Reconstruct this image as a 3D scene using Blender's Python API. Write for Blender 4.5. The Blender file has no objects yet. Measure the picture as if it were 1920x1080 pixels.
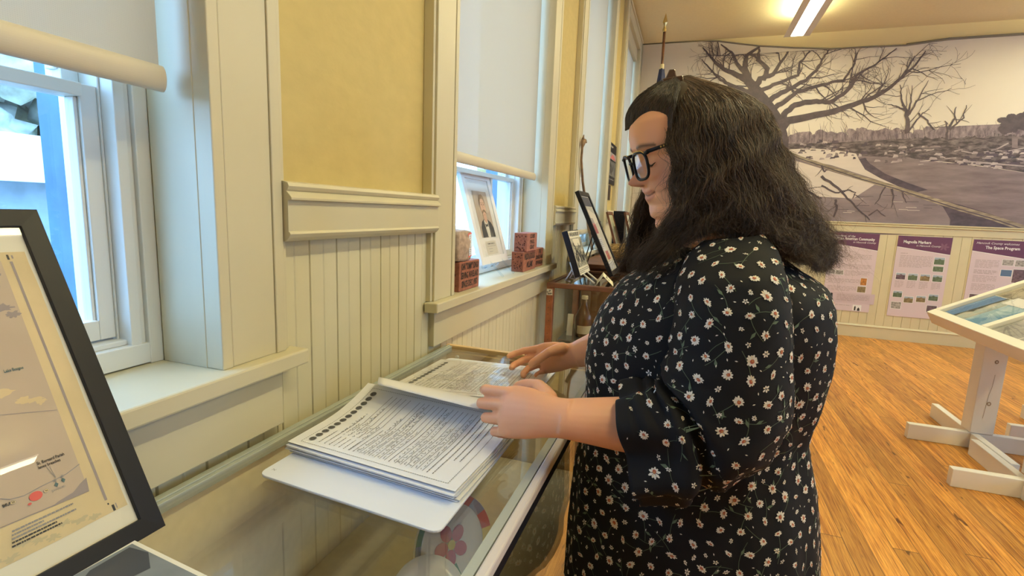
import bpy, bmesh, math, random
import numpy as np
from mathutils import Vector, Matrix
from mathutils.bvhtree import BVHTree
from mathutils import noise as mnoise

SC = bpy.context.scene
COL = SC.collection
rng = random.Random(7)

# ------------------------------------------------------------------ camera
CAM = Vector((0.0, 0.0, 1.2))
FPX = 946.17
EUL = (math.radians(81.29684), math.radians(-2.21224), math.radians(19.19824))
cd = bpy.data.cameras.new('camera')
cd.sensor_width = 36.0
cd.lens = FPX / 1920.0 * 36.0
cd.clip_start = 0.02
co = bpy.data.objects.new('camera', cd)
co.location = CAM
co.rotation_euler = EUL
COL.objects.link(co)
SC.camera = co
ROT = co.rotation_euler.to_matrix()

# ------------------------------------------------------------------ world, light, exposure
SC.view_settings.view_transform = 'Standard'
SC.view_settings.look = 'None'
SC.view_settings.gamma = 1.0
SC.view_settings.use_curve_mapping = False
SC.view_settings.exposure = 0.0
SC.cycles.max_bounces = 10
SC.cycles.transparent_max_bounces = 24
SC.cycles.caustics_reflective = False
SC.cycles.caustics_refractive = False
SC.cycles.sample_clamp_indirect = 6.0
SC.cycles.use_denoising = True

DAY = (0.40, 0.64, 1.0)
wd = bpy.data.worlds.new('sky')
SC.world = wd
wd.use_nodes = True
bgn = wd.node_tree.nodes['Background']
bgn.inputs[0].default_value = (*DAY, 1)
bgn.inputs[1].default_value = 11.0
LAMP_COL = (1.0, 0.93, 0.50)

def area(name, loc, size, power, rot=(0, 0, 0), col=(1, 1, 1), portal=False):
    l = bpy.data.lights.new(name, 'AREA')
    l.shape = 'RECTANGLE'
    l.size, l.size_y = size
    l.energy = power
    l.color = col
    if portal:
        l.cycles.is_portal = True
    o = bpy.data.objects.new(name, l)
    o.location = loc
    o.rotation_euler = rot
    COL.objects.link(o)
    return o

WIN = [(-0.43, 0.565), (1.375, 2.40), (3.14, 4.15), (4.90, 5.92)]   # window openings along the left wall (y)
ZS, ZH = 0.94, 2.98                                               # stool top, window head
for a, b in WIN:
    area('sky_portal', (-0.98, (a + b) / 2, (ZS + ZH) / 2), (ZH - ZS, b - a), 1.0, (0, -math.pi / 2, 0), portal=True)
ADDED_WIN = [(-1.6, -0.5), (1.4, 2.5), (4.4, 5.5)]                # windows added in the opposite wall, unseen, to help light the room
for a, b in ADDED_WIN:
    area('sky_portal', (6.36, (a + b) / 2, (ZS + ZH) / 2), (ZH - ZS, b - a), 1.0, (0, math.pi / 2, 0), portal=True)
# tubes of the ceiling fixtures (the fixture bodies are built further down)
FIXT = [(0.82, 3.30, 5.73), (0.82, -0.2, 2.23), (3.1, 3.30, 5.73), (3.1, -0.2, 2.23)]
for fx, y0, y1 in FIXT:
    area('tube_light', (fx, (y0 + y1) / 2, 2.947), (0.075, y1 - y0 - 0.04), 26.5, (0, 0, 0), LAMP_COL)
    area('tube_uplight', (fx, (y0 + y1) / 2, 3.03), (0.10, y1 - y0 - 0.1), 38.0, (math.pi, 0, 0), LAMP_COL)

# ------------------------------------------------------------------ projection helpers (points on known planes of the room)
def ray(u, v):
    return ROT @ Vector(((u - 960) / FPX, -(v - 540) / FPX, -1.0))
def onx(u, v, x):
    d = ray(u, v); return CAM + d * ((x - CAM.x) / d.x)
def ony(u, v, y):
    d = ray(u, v); return CAM + d * ((y - CAM.y) / d.y)
def onz(u, v, z):
    d = ray(u, v); return CAM + d * ((z - CAM.z) / d.z)

# ------------------------------------------------------------------ materials
def lin(r, g=None, b=None):
    if g is None:
        r, g, b = r
    f = lambda c: (c / 255 / 12.92) if c / 255 <= 0.04045 else ((c / 255 + 0.055) / 1.055) ** 2.4
    return (f(r), f(g), f(b))

def mat(name, col, rough=0.5, metal=0.0, bump=0.0, scale=40.0, var=0.0, stretch=None, spec=None, coat=0.0, bdist=0.004):
    m = bpy.data.materials.new(name)
    m.use_nodes = True
    nt = m.node_tree
    p = nt.nodes['Principled BSDF']
    p.inputs['Base Color'].default_value = (*col, 1)
    p.inputs['Roughness'].default_value = rough
    p.inputs['Metallic'].default_value = metal
    if spec is not None:
        p.inputs['Specular IOR Level'].default_value = spec
    if coat:
        p.inputs['Coat Weight'].default_value = coat
        p.inputs['Coat Roughness'].default_value = 0.08
    if bump or var:
        tc = nt.nodes.new('ShaderNodeTexCoord')
        mp = nt.nodes.new('ShaderNodeMapping')
        nt.links.new(tc.outputs['Object'], mp.inputs[0])
        if stretch:
            mp.inputs['Scale'].default_value = stretch
        n = nt.nodes.new('ShaderNodeTexNoise')
        n.inputs['Scale'].default_value = scale
        n.inputs['Detail'].default_value = 5
        nt.links.new(mp.outputs[0], n.inputs['Vector'])
        if bump:
            b = nt.nodes.new('ShaderNodeBump')
            b.inputs['Strength'].default_value = bump
            b.inputs['Distance'].default_value = bdist
            nt.links.new(n.outputs[0], b.inputs['Height'])
            nt.links.new(b.outputs[0], p.inputs['Normal'])
        if var:
            r = nt.nodes.new('ShaderNodeValToRGB')
            r.color_ramp.elements[0].position = 0.3
            r.color_ramp.elements[1].position = 0.7
            r.color_ramp.elements[0].color = (*[c * (1 - var) for c in col], 1)
            r.color_ramp.elements[1].color = (*[min(1, c * (1 + var * 0.6)) for c in col], 1)
            nt.links.new(n.outputs[0], r.inputs[0])
            nt.links.new(r.outputs[0], p.inputs['Base Color'])
    return m

def glass_mat(name, tint=(0.93, 0.97, 0.95), ior=1.45, rough=0.0):
    """thin pane: clear with a Fresnel reflection"""
    m = bpy.data.materials.new(name)
    m.use_nodes = True
    nt = m.node_tree
    nt.nodes.clear()
    out = nt.nodes.new('ShaderNodeOutputMaterial')
    mix = nt.nodes.new('ShaderNodeMixShader')
    lw = nt.nodes.new('ShaderNodeLayerWeight')          # Schlick: the same from both faces of the pane
    pw = nt.nodes.new('ShaderNodeMath'); pw.operation = 'POWER'; pw.inputs[1].default_value = 4.6
    nt.links.new(lw.outputs['Facing'], pw.inputs[0])
    r0 = ((ior - 1) / (ior + 1)) ** 2
    fr = nt.nodes.new('ShaderNodeMath'); fr.operation = 'MULTIPLY_ADD'; fr.inputs[1].default_value = 1 - r0; fr.inputs[2].default_value = r0
    nt.links.new(pw.outputs[0], fr.inputs[0])
    tr = nt.nodes.new('ShaderNodeBsdfTransparent')
    tr.inputs[0].default_value = (*tint, 1)
    gl = nt.nodes.new('ShaderNodeBsdfGlossy')
    gl.inputs['Roughness'].default_value = rough
    nt.links.new(fr.outputs[0], mix.inputs[0])
    nt.links.new(tr.outputs[0], mix.inputs[1])
    nt.links.new(gl.outputs[0], mix.inputs[2])
    nt.links.new(mix.outputs[0], out.inputs[0])
    return m

def emis(name, col, s):
    m = bpy.data.materials.new(name)
    m.use_nodes = True
    p = m.node_tree.nodes['Principled BSDF']
    p.inputs['Base Color'].default_value = (*col, 1)
    p.inputs['Emission Color'].default_value = (*col, 1)
    p.inputs['Emission Strength'].default_value = s
    return m

def fabric_blind(name, col, back, through=0.45, holes=0.06):
    m = bpy.data.materials.new(name)
    m.use_nodes = True
    nt = m.node_tree
    nt.nodes.clear()
    out = nt.nodes.new('ShaderNodeOutputMaterial')
    d = nt.nodes.new('ShaderNodeBsdfDiffuse'); d.inputs[0].default_value = (*col, 1)
    t = nt.nodes.new('ShaderNodeBsdfTranslucent'); t.inputs[0].default_value = (*back, 1)
    tp = nt.nodes.new('ShaderNodeBsdfTransparent')
    m1 = nt.nodes.new('ShaderNodeMixShader'); m1.inputs[0].default_value = through
    m2 = nt.nodes.new('ShaderNodeMixShader')
    nt.links.new(d.outputs[0], m1.inputs[1]); nt.links.new(t.outputs[0], m1.inputs[2])
    nt.links.new(m1.outputs[0], m2.inputs[1]); nt.links.new(tp.outputs[0], m2.inputs[2])
    # open weave: a fine grid of pinholes
    tc = nt.nodes.new('ShaderNodeTexCoord')
    sp = nt.nodes.new('ShaderNodeSeparateXYZ'); nt.links.new(tc.outputs['Object'], sp.inputs[0])
    prod = None
    for k in (1, 2):
        a = nt.nodes.new('ShaderNodeMath'); a.operation = 'MULTIPLY'; a.inputs[1].default_value = 2 * math.pi / 0.0022
        nt.links.new(sp.outputs[k], a.inputs[0])
        s = nt.nodes.new('ShaderNodeMath'); s.operation = 'SINE'; nt.links.new(a.outputs[0], s.inputs[0])
        g = nt.nodes.new('ShaderNodeMath'); g.operation = 'GREATER_THAN'; g.inputs[1].default_value = 0.35
        nt.links.new(s.outputs[0], g.inputs[0])
        if prod is None:
            prod = g
        else:
            q = nt.nodes.new('ShaderNodeMath'); q.operation = 'MULTIPLY'
            nt.links.new(prod.outputs[0], q.inputs[0]); nt.links.new(g.outputs[0], q.inputs[1]); prod = q
    w = nt.nodes.new('ShaderNodeMath'); w.operation = 'MULTIPLY'; w.inputs[1].default_value = holes * 7
    nt.links.new(prod.outputs[0], w.inputs[0]); nt.links.new(w.outputs[0], m2.inputs[0])
    nt.links.new(m2.outputs[0], out.inputs[0])
    return m

M = {}
M['trim'] = mat('painted_trim', (0.615, 0.56, 0.40), 0.42, var=0.05, scale=3, bump=0.05)
M['board'] = mat('painted_beadboard', (0.655, 0.60, 0.42), 0.45, var=0.05, scale=4, bump=0.05)
M['cream'] = mat('lightened_plaster', (0.82, 0.68, 0.38), 0.75, bump=0.2, scale=30)  # back wall: strong ceiling light on it put into a paler colour
M['yellow'] = mat('yellow_plaster', (0.56, 0.435, 0.172), 0.75, bump=0.30, scale=22, var=0.05, stretch=(1, 1, 1.6))
M['ceil'] = mat('ceiling_plaster', (0.84, 0.74, 0.50), 0.85, bump=0.2, scale=60, var=0.03)
M['black'] = mat('black_paint', (0.010, 0.010, 0.016), 0.42, spec=.25)
M['blackwire'] = mat('black_wire', (0.01, 0.01, 0.01), 0.3)
M['white'] = mat('white_paint', (0.82, 0.80, 0.80), 0.45)
M['paper'] = mat('white_paper', (0.82, 0.83, 0.88), 0.55)
M['sleeve'] = mat('page_in_clear_sleeve', (0.85, 0.84, 0.85), 0.5, coat=0.5)
M['ink'] = mat('black_ink', (0.03, 0.03, 0.035), 0.6)
M['greyink'] = mat('grey_ink', (0.30, 0.29, 0.31), 0.6)
M['pane'] = glass_mat('window_pane', (0.86, 0.93, 0.97))
M['caseglass'] = glass_mat('case_glass', (0.975, 0.985, 0.975), 1.65)
M['clearglass'] = glass_mat('picture_glass', (0.98, 0.98, 0.98), 1.4)
M['acrylic'] = glass_mat('acrylic', (0.93, 0.96, 0.98), 1.5, 0.03)
M['alu'] = mat('case_metal', (0.62, 0.62, 0.58), 0.35, 0.75)
M['glassedge'] = mat('ground_glass_edge', (0.40, 0.43, 0.40), 0.25)
M['blind'] = fabric_blind('woven_blind', (0.68, 0.64, 0.54), (0.30, 0.21, 0.14), 0.42, 0.012)
M['blindbar'] = mat('blind_bottom_rail', (0.62, 0.55, 0.42), 0.45)
M['mullion'] = mat('white_sash', (0.74, 0.73, 0.68), 0.4)
M['bluejamb'] = mat('blue_grey_brick_reveal', (0.10, 0.22, 0.36), 0.8, var=0.25, scale=14)

# ------------------------------------------------------------------ mesh builder
class MB:
    def __init__(self):
        self.v = []; self.f = []; self.m = []
    def add(self, vs, fs, mi=0):
        o = len(self.v)
        self.v += [tuple(x) for x in vs]
        for f in fs:
            self.f.append(tuple(i + o for i in f)); self.m.append(mi)
    def box(self, a, b, mi=0):
        x0, y0, z0 = [min(p, q) for p, q in zip(a, b)]
        x1, y1, z1 = [max(p, q) for p, q in zip(a, b)]
        vs = [(x0, y0, z0), (x1, y0, z0), (x1, y1, z0), (x0, y1, z0), (x0, y0, z1), (x1, y0, z1), (x1, y1, z1), (x0, y1, z1)]
        self.add(vs, [(0, 3, 2, 1), (4, 5, 6, 7), (0, 1, 5, 4), (1, 2, 6, 5), (2, 3, 7, 6), (3, 0, 4, 7)], mi)
    def obox(self, o, ax, ay, az, mi=0):
        """box from corner o along three edge vectors"""
        o, ax, ay, az = map(Vector, (o, ax, ay, az))
        vs = [o, o + ax, o + ax + ay, o + ay, o + az, o + ax + az, o + ax + ay + az, o + ay + az]
        fs = [(0, 3, 2, 1), (4, 5, 6, 7), (0, 1, 5, 4), (1, 2, 6, 5), (2, 3, 7, 6), (3, 0, 4, 7)]
        if ax.cross(ay).dot(az) < 0:
            fs = [f[::-1] for f in fs]
        self.add(vs, fs, mi)
    def prism(self, poly, d, mi=0):
        """closed polygon of 3D points extruded by d"""
        n = len(poly); d = Vector(d)
        P = [Vector(p) for p in poly]
        vs = P + [p + d for p in P]
        fs = [tuple(range(n - 1, -1, -1)), tuple(range(n, 2 * n))]
        fs += [(i, (i + 1) % n, n + (i + 1) % n, n + i) for i in range(n)]
        self.add(vs, fs, mi)
    def tube(self, pts, r, n=8, mi=0, cap=True, ry=None, up=None):
        pts = [Vector(p) for p in pts]
        k = len(pts)
        rs = r if hasattr(r, '__len__') else [r] * k
        rys = ry if hasattr(ry, '__len__') else ([ry] * k if ry else rs)
        vs = []; prev = None
        for i, p in enumerate(pts):
            t = (pts[min(i + 1, k - 1)] - pts[max(i - 1, 0)]).normalized()
            if up is not None:
                a = Vector(up); a = (a - t * a.dot(t)).normalized()
            elif prev is None:
                a = Vector((0, 0, 1)) if abs(t.z) < 0.9 else Vector((1, 0, 0))
                a = (a - t * a.dot(t)).normalized()
            else:
                a = (prev - t * prev.dot(t)).normalized()
            prev = a; b = t.cross(a)
            for j in range(n):
                an = 2 * math.pi * j / n
                vs.append(p + a * (math.cos(an) * rs[i]) + b * (math.sin(an) * rys[i]))
        fs = []
        for i in range(k - 1):
            for j in range(n):
                fs.append((i * n + j, i * n + (j + 1) % n, (i + 1) * n + (j + 1) % n, (i + 1) * n + j))
        if cap:
            fs.append(tuple(range(n - 1, -1, -1))); fs.append(tuple((k - 1) * n + j for j in range(n)))
        self.add(vs, fs, mi)
    def lathe(self, c, prof, n=24, mi=0, axis=None):
        c = Vector(c)
        R = Matrix.Identity(3) if axis is None else Vector((0, 0, 1)).rotation_difference(Vector(axis)).to_matrix()
        vs = []
        for r, z in prof:
            for j in range(n):
                a = 2 * math.pi * j / n
                vs.append(c + R @ Vector((r * math.cos(a), r * math.sin(a), z)))
        fs = []
        for i in range(len(prof) - 1):
            for j in range(n):
                fs.append((i * n + j, i * n + (j + 1) % n, (i + 1) * n + (j + 1) % n, (i + 1) * n + j))
        fs.append(tuple(range(n - 1, -1, -1))); fs.append(tuple((len(prof) - 1) * n + j for j in range(n)))
        self.add(vs, fs, mi)
    def loft(self, rings, mi=0, cap0=True, cap1=True, closed=True):
        n = len(rings[0]); vs = [p for r in rings for p in r]
        fs = []
        for i in range(len(rings) - 1):
            for j in range(n if closed else n - 1):
                fs.append((i * n + j, i * n + (j + 1) % n, (i + 1) * n + (j + 1) % n, (i + 1) * n + j))
        if cap0: fs.append(tuple(range(n - 1, -1, -1)))
        if cap1: fs.append(tuple((len(rings) - 1) * n + j for j in range(n)))
        self.add(vs, fs, mi)
    def build(self, name, mats, parent=None, smooth=False, bevel=0.0, sub=0, loc=None):
        me = bpy.data.meshes.new(name)
        off = Vector((0, 0, 0)) if loc is None else Vector(loc)
        if parent is not None and loc is None:
            off = wloc(parent)
        me.from_pydata([tuple(Vector(p) - off) for p in self.v], [], self.f)
        if not isinstance(mats, (list, tuple)): mats = [mats]
        for m in mats: me.materials.append(M[m] if isinstance(m, str) else m)
        me.polygons.foreach_set('material_index', self.m)
        if smooth: me.polygons.foreach_set('use_smooth', [True] * len(self.f))
        me.update()
        o = bpy.data.objects.new(name, me)
        COL.objects.link(o)
        if parent is not None:
            o.parent = parent
        else:
            o.location = off
        if bevel:
            b = o.modifiers.new('bevel', 'BEVEL'); b.width = bevel; b.segments = 2; b.limit_method = 'ANGLE'
            b.angle_limit = math.radians(50)
        if sub:
            s = o.modifiers.new('sub', 'SUBSURF'); s.levels = sub; s.render_levels = sub
        return o

def wloc(o):
    p = Vector((0, 0, 0))
    while o is not None:
        p += o.location; o = o.parent
    return p

def thing(name, label, cat, loc=(0, 0, 0), group=None):
    o = bpy.data.objects.new(name, None)
    o.location = loc; o.empty_display_size = 0.05
    COL.objects.link(o)
    return tag(o, label, cat, group)
def tag(o, label, cat, group=None):
    o['label'] = label; o['category'] = cat
    if group: o['group'] = group
    return o
def struct(o):
    o['kind'] = 'structure'; return o
def sempty(name, loc):
    o = bpy.data.objects.new(name, None); o.location = loc; o.empty_display_size = 0.05
    COL.objects.link(o); return struct(o)

# ------------------------------------------------------------------ print on a flat plane
_tc = {}
def text_geo(s, bold=0.0, shear=0.0):
    k = (s, bold, shear)
    if k not in _tc:
        c = bpy.data.curves.new('t', 'FONT'); c.body = s; c.size = 1.0; c.offset = bold; c.shear = shear; c.resolution_u = 2
        o = bpy.data.objects.new('t', c); COL.objects.link(o)
        dg = bpy.context.evaluated_depsgraph_get()
        ev = o.evaluated_get(dg); me = ev.to_mesh()
        vs = [tuple(v.co) for v in me.vertices]; fs = [tuple(p.vertices) for p in me.polygons]
        ev.to_mesh_clear()
        bpy.data.objects.remove(o); bpy.data.curves.remove(c)
        xs = [v[0] for v in vs] or [0, 1]
        _tc[k] = (vs, fs, min(xs), max(xs))
    return _tc[k]

class Plane:
    """flat printed surface: origin o (top left), U to the right, V down, N towards the reader (metres)"""
    def __init__(self, mb, o, U, V, lift=0.0005):
        self.mb = mb; self.o = Vector(o); self.U = Vector(U).normalized(); self.V = Vector(V).normalized()
        self.N = self.V.cross(self.U).normalized(); self.lift = lift
    def p(self, u, v, k=1):
        return self.o + self.U * u + self.V * v + self.N * (self.lift * k)
    def poly(self, pts, mi, k=1):
        vs = [self.p(a, b, k) for a, b in pts]
        self.mb.add(vs, [tuple(range(len(vs)))[::-1]], mi)
    def rect(self, u0, v0, u1, v1, mi, k=1):
        self.poly([(u0, v0), (u1, v0), (u1, v1), (u0, v1)], mi, k)
    def disc(self, u, v, ru, rv, mi, k=1, n=18, rot=0.0):
        pts = []
        for i in range(n):
            a = 2 * math.pi * i / n; x = ru * math.cos(a); y = rv * math.sin(a)
            pts.append((u + x * math.cos(rot) - y * math.sin(rot), v + x * math.sin(rot) + y * math.cos(rot)))
        self.poly(pts, mi, k)
    def line(self, pts, w, mi, k=1):
        ws = w if hasattr(w, '__len__') else [w] * len(pts)
        L = []; R = []
        for i, (a, b) in enumerate(pts):
            x0, y0 = pts[max(i - 1, 0)]; x1, y1 = pts[min(i + 1, len(pts) - 1)]
            dx, dy = x1 - x0, y1 - y0; l = math.hypot(dx, dy) or 1
            nx, ny = -dy / l * ws[i] / 2, dx / l * ws[i] / 2
            L.append(self.p(a + nx, b + ny, k)); R.append(self.p(a - nx, b - ny, k))
        n = len(pts)
        self.mb.add(L + R, [(i, i + 1, n + i + 1, n + i) for i in range(n - 1)], mi)
    def text(self, s, u, v, size, mi, k=1, width=None, bold=0.0, shear=0.0, align='L', rot=0.0):
        vs, fs, x0, x1 = text_geo(s, bold, shear)
        sx = size
        if width: sx = width / max(1e-6, x1 - x0)
        off = {'L': -x0, 'C': -(x0 + x1) / 2, 'R': -x1}[align]
        ca, sa = math.cos(rot), math.sin(rot)
        out = []
        for x, y, z in vs:
            a, b = (x + off) * sx, -y * size
            out.append(self.p(u + a * ca - b * sa, v + a * sa + b * ca, k))
        self.mb.add(out, fs, mi)
    def scribble(self, u, v, w, h, mi, k=1, wd=0.0008, r=rng):
        """a line of handwriting too small to read"""
        pts = []; x = 0.0
        while x < w:
            pts.append((u + x, v - h * r.random() * (1.0 if r.random() < 0.8 else 1.8)))
            x += h * 0.35 * (0.6 + r.random())
            if r.random() < 0.14 and len(pts) > 2:
                self.line(pts, wd, mi, k); pts = []; x += h * 0.9
        if len(pts) > 1: self.line(pts, wd, mi, k)
    def body(self, u, v, w, n, lh, mi, k=1, t=0.35, r=rng):
        """a paragraph of print too small to read: broken rules"""
        for i in range(n):
            x = 0.0; W = w if i < n - 1 else w * (0.4 + 0.5 * r.random())
            while x < W:
                l = min(W - x, lh * (1.0 + 2.5 * r.random()))
                self.rect(u + x, v + i * lh, u + x + l, v + i * lh + lh * t, mi, k)
                x += l + lh * 0.45
# ================================================================== ROOM
XW = -0.69            # plaster face of the window wall
XB = -0.675           # beadboard face
XC = -0.657           # casing face
YB = 6.2675           # back wall
ZC = 3.141            # ceiling
X1, Y0 = 6.2, -4.2    # right wall, wall behind the camera
XO = -1.03            # outside face of the window wall

def floor_mat():
    m = bpy.data.materials.new('heart_pine_boards'); m.use_nodes = True
    nt = m.node_tree; p = nt.nodes['Principled BSDF']; L = nt.links.new
    N = nt.nodes.new
    tc = N('ShaderNodeTexCoord'); sp = N('ShaderNodeSeparateXYZ'); L(tc.outputs['Object'], sp.inputs[0])
    def math_(op, a, b=None):
        n = N('ShaderNodeMath'); n.operation = op
        for i, q in enumerate((a, b)):
            if q is None: continue
            if isinstance(q, (int, float)): n.inputs[i].default_value = q
            else: L(q, n.inputs[i])
        return n.outputs[0]
    bx = math_('DIVIDE', sp.outputs[0], 0.083)
    idx = math_('FLOOR', bx); fr = math_('FRACT', bx)
    rnd = N('ShaderNodeTexWhiteNoise'); rnd.noise_dimensions = '1D'; L(idx, rnd.inputs['W'])
    # end joints: every board broken at its own offset
    yy = math_('ADD', math_('DIVIDE', sp.outputs[1], 2.7), math_('MULTIPLY', rnd.outputs[0], 9.0))
    yi = math_('FLOOR', yy); yf = math_('FRACT', yy)
    rn2 = N('ShaderNodeTexWhiteNoise'); rn2.noise_dimensions = '2D'
    cx = N('ShaderNodeCombineXYZ'); L(idx, cx.inputs[0]); L(yi, cx.inputs[1]); L(cx.outputs[0], rn2.inputs['Vector'])
    # grain: noise stretched along the board, shifted for each board
    def grain(sx, sy, scale, detail, dist=0.0):
        c = N('ShaderNodeCombineXYZ')
        L(math_('ADD', math_('MULTIPLY', sp.outputs[0], sx), math_('MULTIPLY', rn2.outputs[0], 37.0)), c.inputs[0])
        L(math_('MULTIPLY', sp.outputs[1], sy), c.inputs[1]); L(math_('MULTIPLY', rn2.outputs[0], 11.0), c.inputs[2])
        n = N('ShaderNodeTexNoise'); n.inputs['Scale'].default_value = scale; n.inputs['Detail'].default_value = detail
        n.inputs['Distortion'].default_value = dist
        L(c.outputs[0], n.inputs['Vector']); return n.outputs[0]
    g1 = grain(14, 0.55, 6, 4, 0.8)
    g2 = grain(60, 1.2, 8, 3)
    rampb = N('ShaderNodeValToRGB'); L(g1, rampb.inputs[0])
    e = rampb.color_ramp.elements
    e[0].position = 0.30; e[0].color = (0.41, 0.145, 0.022, 1)
    e[1].position = 0.66; e[1].color = (0.80, 0.40, 0.080, 1)
    q = rampb.color_ramp.elements.new(0.48); q.color = (0.66, 0.295, 0.052, 1)
    hsv = N('ShaderNodeHueSaturation'); L(rampb.outputs[0], hsv.inputs['Color'])
    L(math_('ADD', math_('MULTIPLY', rn2.outputs[0], 0.42), 0.74), hsv.inputs['Value'])
    # fine growth lines
    mix = N('ShaderNodeMix'); mix.data_type = 'RGBA'; mix.blend_type = 'MULTIPLY'
    r2 = N('ShaderNodeValToRGB'); L(g2, r2.inputs[0]); r2.color_ramp.elements[0].position = 0.36; r2.color_ramp.elements[1].position = 0.52
    r2.color_ramp.elements[0].color = (0.42, 0.30, 0.20, 1)
    mix.inputs[0].default_value = 0.75; L(hsv.outputs[0], mix.inputs[6]); L(r2.outputs[0], mix.inputs[7])
    # dark knots and old stains
    k1 = grain(7, 1.5, 4.2, 2)
    rk = N('ShaderNodeValToRGB'); L(k1, rk.inputs[0])
    rk.color_ramp.elements[0].position = 0.265; rk.color_ramp.elements[0].color = (0.12, 0.07, 0.05, 1)
    rk.color_ramp.elements[1].position = 0.31; rk.color_ramp.elements[1].color = (1, 1, 1, 1)
    mk = N('ShaderNodeMix'); mk.data_type = 'RGBA'; mk.blend_type = 'MULTIPLY'; mk.inputs[0].default_value = 0.85
    L(mix.outputs[2], mk.inputs[6]); L(rk.outputs[0], mk.inputs[7])
    # seams
    ed = math_('MINIMUM', fr, math_('SUBTRACT', 1.0, fr))
    s1 = math_('LESS_THAN', ed, 0.016)
    ye = math_('MINIMUM', yf, math_('SUBTRACT', 1.0, yf))
    s2 = math_('LESS_THAN', ye, 0.0008)
    sm = math_('MAXIMUM', s1, s2)
    ms = N('ShaderNodeMix'); ms.data_type = 'RGBA'
    L(math_('MULTIPLY', sm, 0.72), ms.inputs[0]); L(mk.outputs[2], ms.inputs[6]); ms.inputs[7].default_value = (0.07, 0.03, 0.012, 1)
    L(ms.outputs[2], p.inputs['Base Color'])
    p.inputs['Roughness'].default_value = 0.36
    b = N('ShaderNodeBump'); b.inputs['Strength'].default_value = 0.25; b.inputs['Distance'].default_value = 0.002
    L(math_('SUBTRACT', g2, sm), b.inputs['Height']); L(b.outputs[0], p.inputs['Normal'])
    return m
M['floor'] = floor_mat()

mb = MB(); mb.box((XO, Y0 - .1, -0.12), (X1 + .1, YB + .2, 0)); struct(mb.build('floor', 'floor', loc=(0, 0, 0)))
mb = MB(); mb.box((XO, Y0 - .1, ZC), (X1 + .1, YB + .2, ZC + .1)); struct(mb.build('ceiling', 'ceil'))
mb = MB(); mb.box((XO, YB, 0), (X1 + .1, YB + .2, ZC)); struct(mb.build('wall_back', 'cream'))
mb = MB(); prev = Y0
for a, b in ADDED_WIN + [(YB, YB)]:
    mb.box((X1, prev, 0), (X1 + .1, a, ZC)); prev = b
    if b > a: mb.box((X1, a, 0), (X1 + .1, b, ZS)); mb.box((X1, a, ZH), (X1 + .1, b, ZC))
struct(mb.build('wall_right', 'yellow'))
for i, (a, b) in enumerate(ADDED_WIN):
    w = sempty('window_%d' % (i + 5), (X1, (a + b) / 2, ZS))  # added window, out of view, lets more daylight in
    mb = MB()
    for y0, y1, z0, z1 in ((a, a + .05, ZS, ZH), (b - .05, b, ZS, ZH), (a, b, ZS, ZS + .05), (a, b, ZH - .05, ZH), (a, b, 1.93, 1.97)): mb.box((X1 + .03, y0, z0), (X1 + .07, y1, z1))
    mb.build('sash', 'mullion', w)
    mb = MB(); mb.box((X1 + .048, a + .04, ZS + .04), (X1 + .052, b - .04, ZH - .04)); mb.build('pane', 'pane', w)
    mb = MB(); mb.box((X1 - .02, a - .13, ZS - .1), (X1, a, ZH + .1)); mb.box((X1 - .02, b, ZS - .1), (X1, b + .13, ZH + .1)); mb.box((X1 - .02, a, ZH), (X1, b, ZH + .1)); mb.box((X1 - .05, a - .15, ZS - .03), (X1, b + .15, ZS)); mb.build('casing', 'trim', w)
mb = MB(); mb.box((XO, Y0 - .1, 0), (X1 + .1, Y0, ZC)); struct(mb.build('wall_rear', 'yellow'))

# window wall: piers, parapets under the windows, heads over them
mb = MB()
ys = [Y0] + [q for w in WIN for q in w] + [YB]
for i in range(0, len(ys), 2):
    mb.box((XO, ys[i], 0), (XW, ys[i + 1], ZC))
for a, b in WIN:
    mb.box((XO, a, 0), (XW, b, ZS - 0.03)); mb.box((XO, a, ZH), (XW, b, ZC))
struct(mb.build('wall_left', 'yellow'))

CW = 0.132            # casing width
# wainscot: beadboards 79 mm wide with a seam between and a bead in the middle
def boards(mb, y0, y1, z0, z1, x=XB, w=0.0788, ph=0.779):
    k = math.floor((y0 - ph) / w)
    y = ph + k * w
    while y < y1:
        a, b = max(y + 0.0008, y0), min(y + w - 0.0008, y1)
        if b - a > 0.004:
            c = (a + b) / 2
            pts = [(a, 0.0), (a + .0015, .004)]
            if b - a > 0.05:
                pts += [(c - .0035, .004), (c - .0015, .0026), (c + .0015, .0044), (c + .004, .004)]
            pts += [(b - .0015, .004), (b, 0.0)]
            poly = [(XW, a, z0)] + [(x - .004 + d, q, z0) for q, d in pts] + [(XW, b, z0)]
            mb.prism(poly[::-1], (0, 0, z1 - z0))
        y += w
# the boards are cut round the windows: keep below the sill there
mbw = MB()
edges = []
prev = Y0 + .02
for a, b in WIN:
    boards(mbw, prev, a - CW + .01, 0.12, 1.14)
    boards(mbw, a - CW + .01, b + CW - .01, 0.12, 0.90)
    prev = b + CW - .01
boards(mbw, prev, YB - .01, 0.12, 1.14)
struct(mbw.build('trim_1', 'board'))

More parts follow.
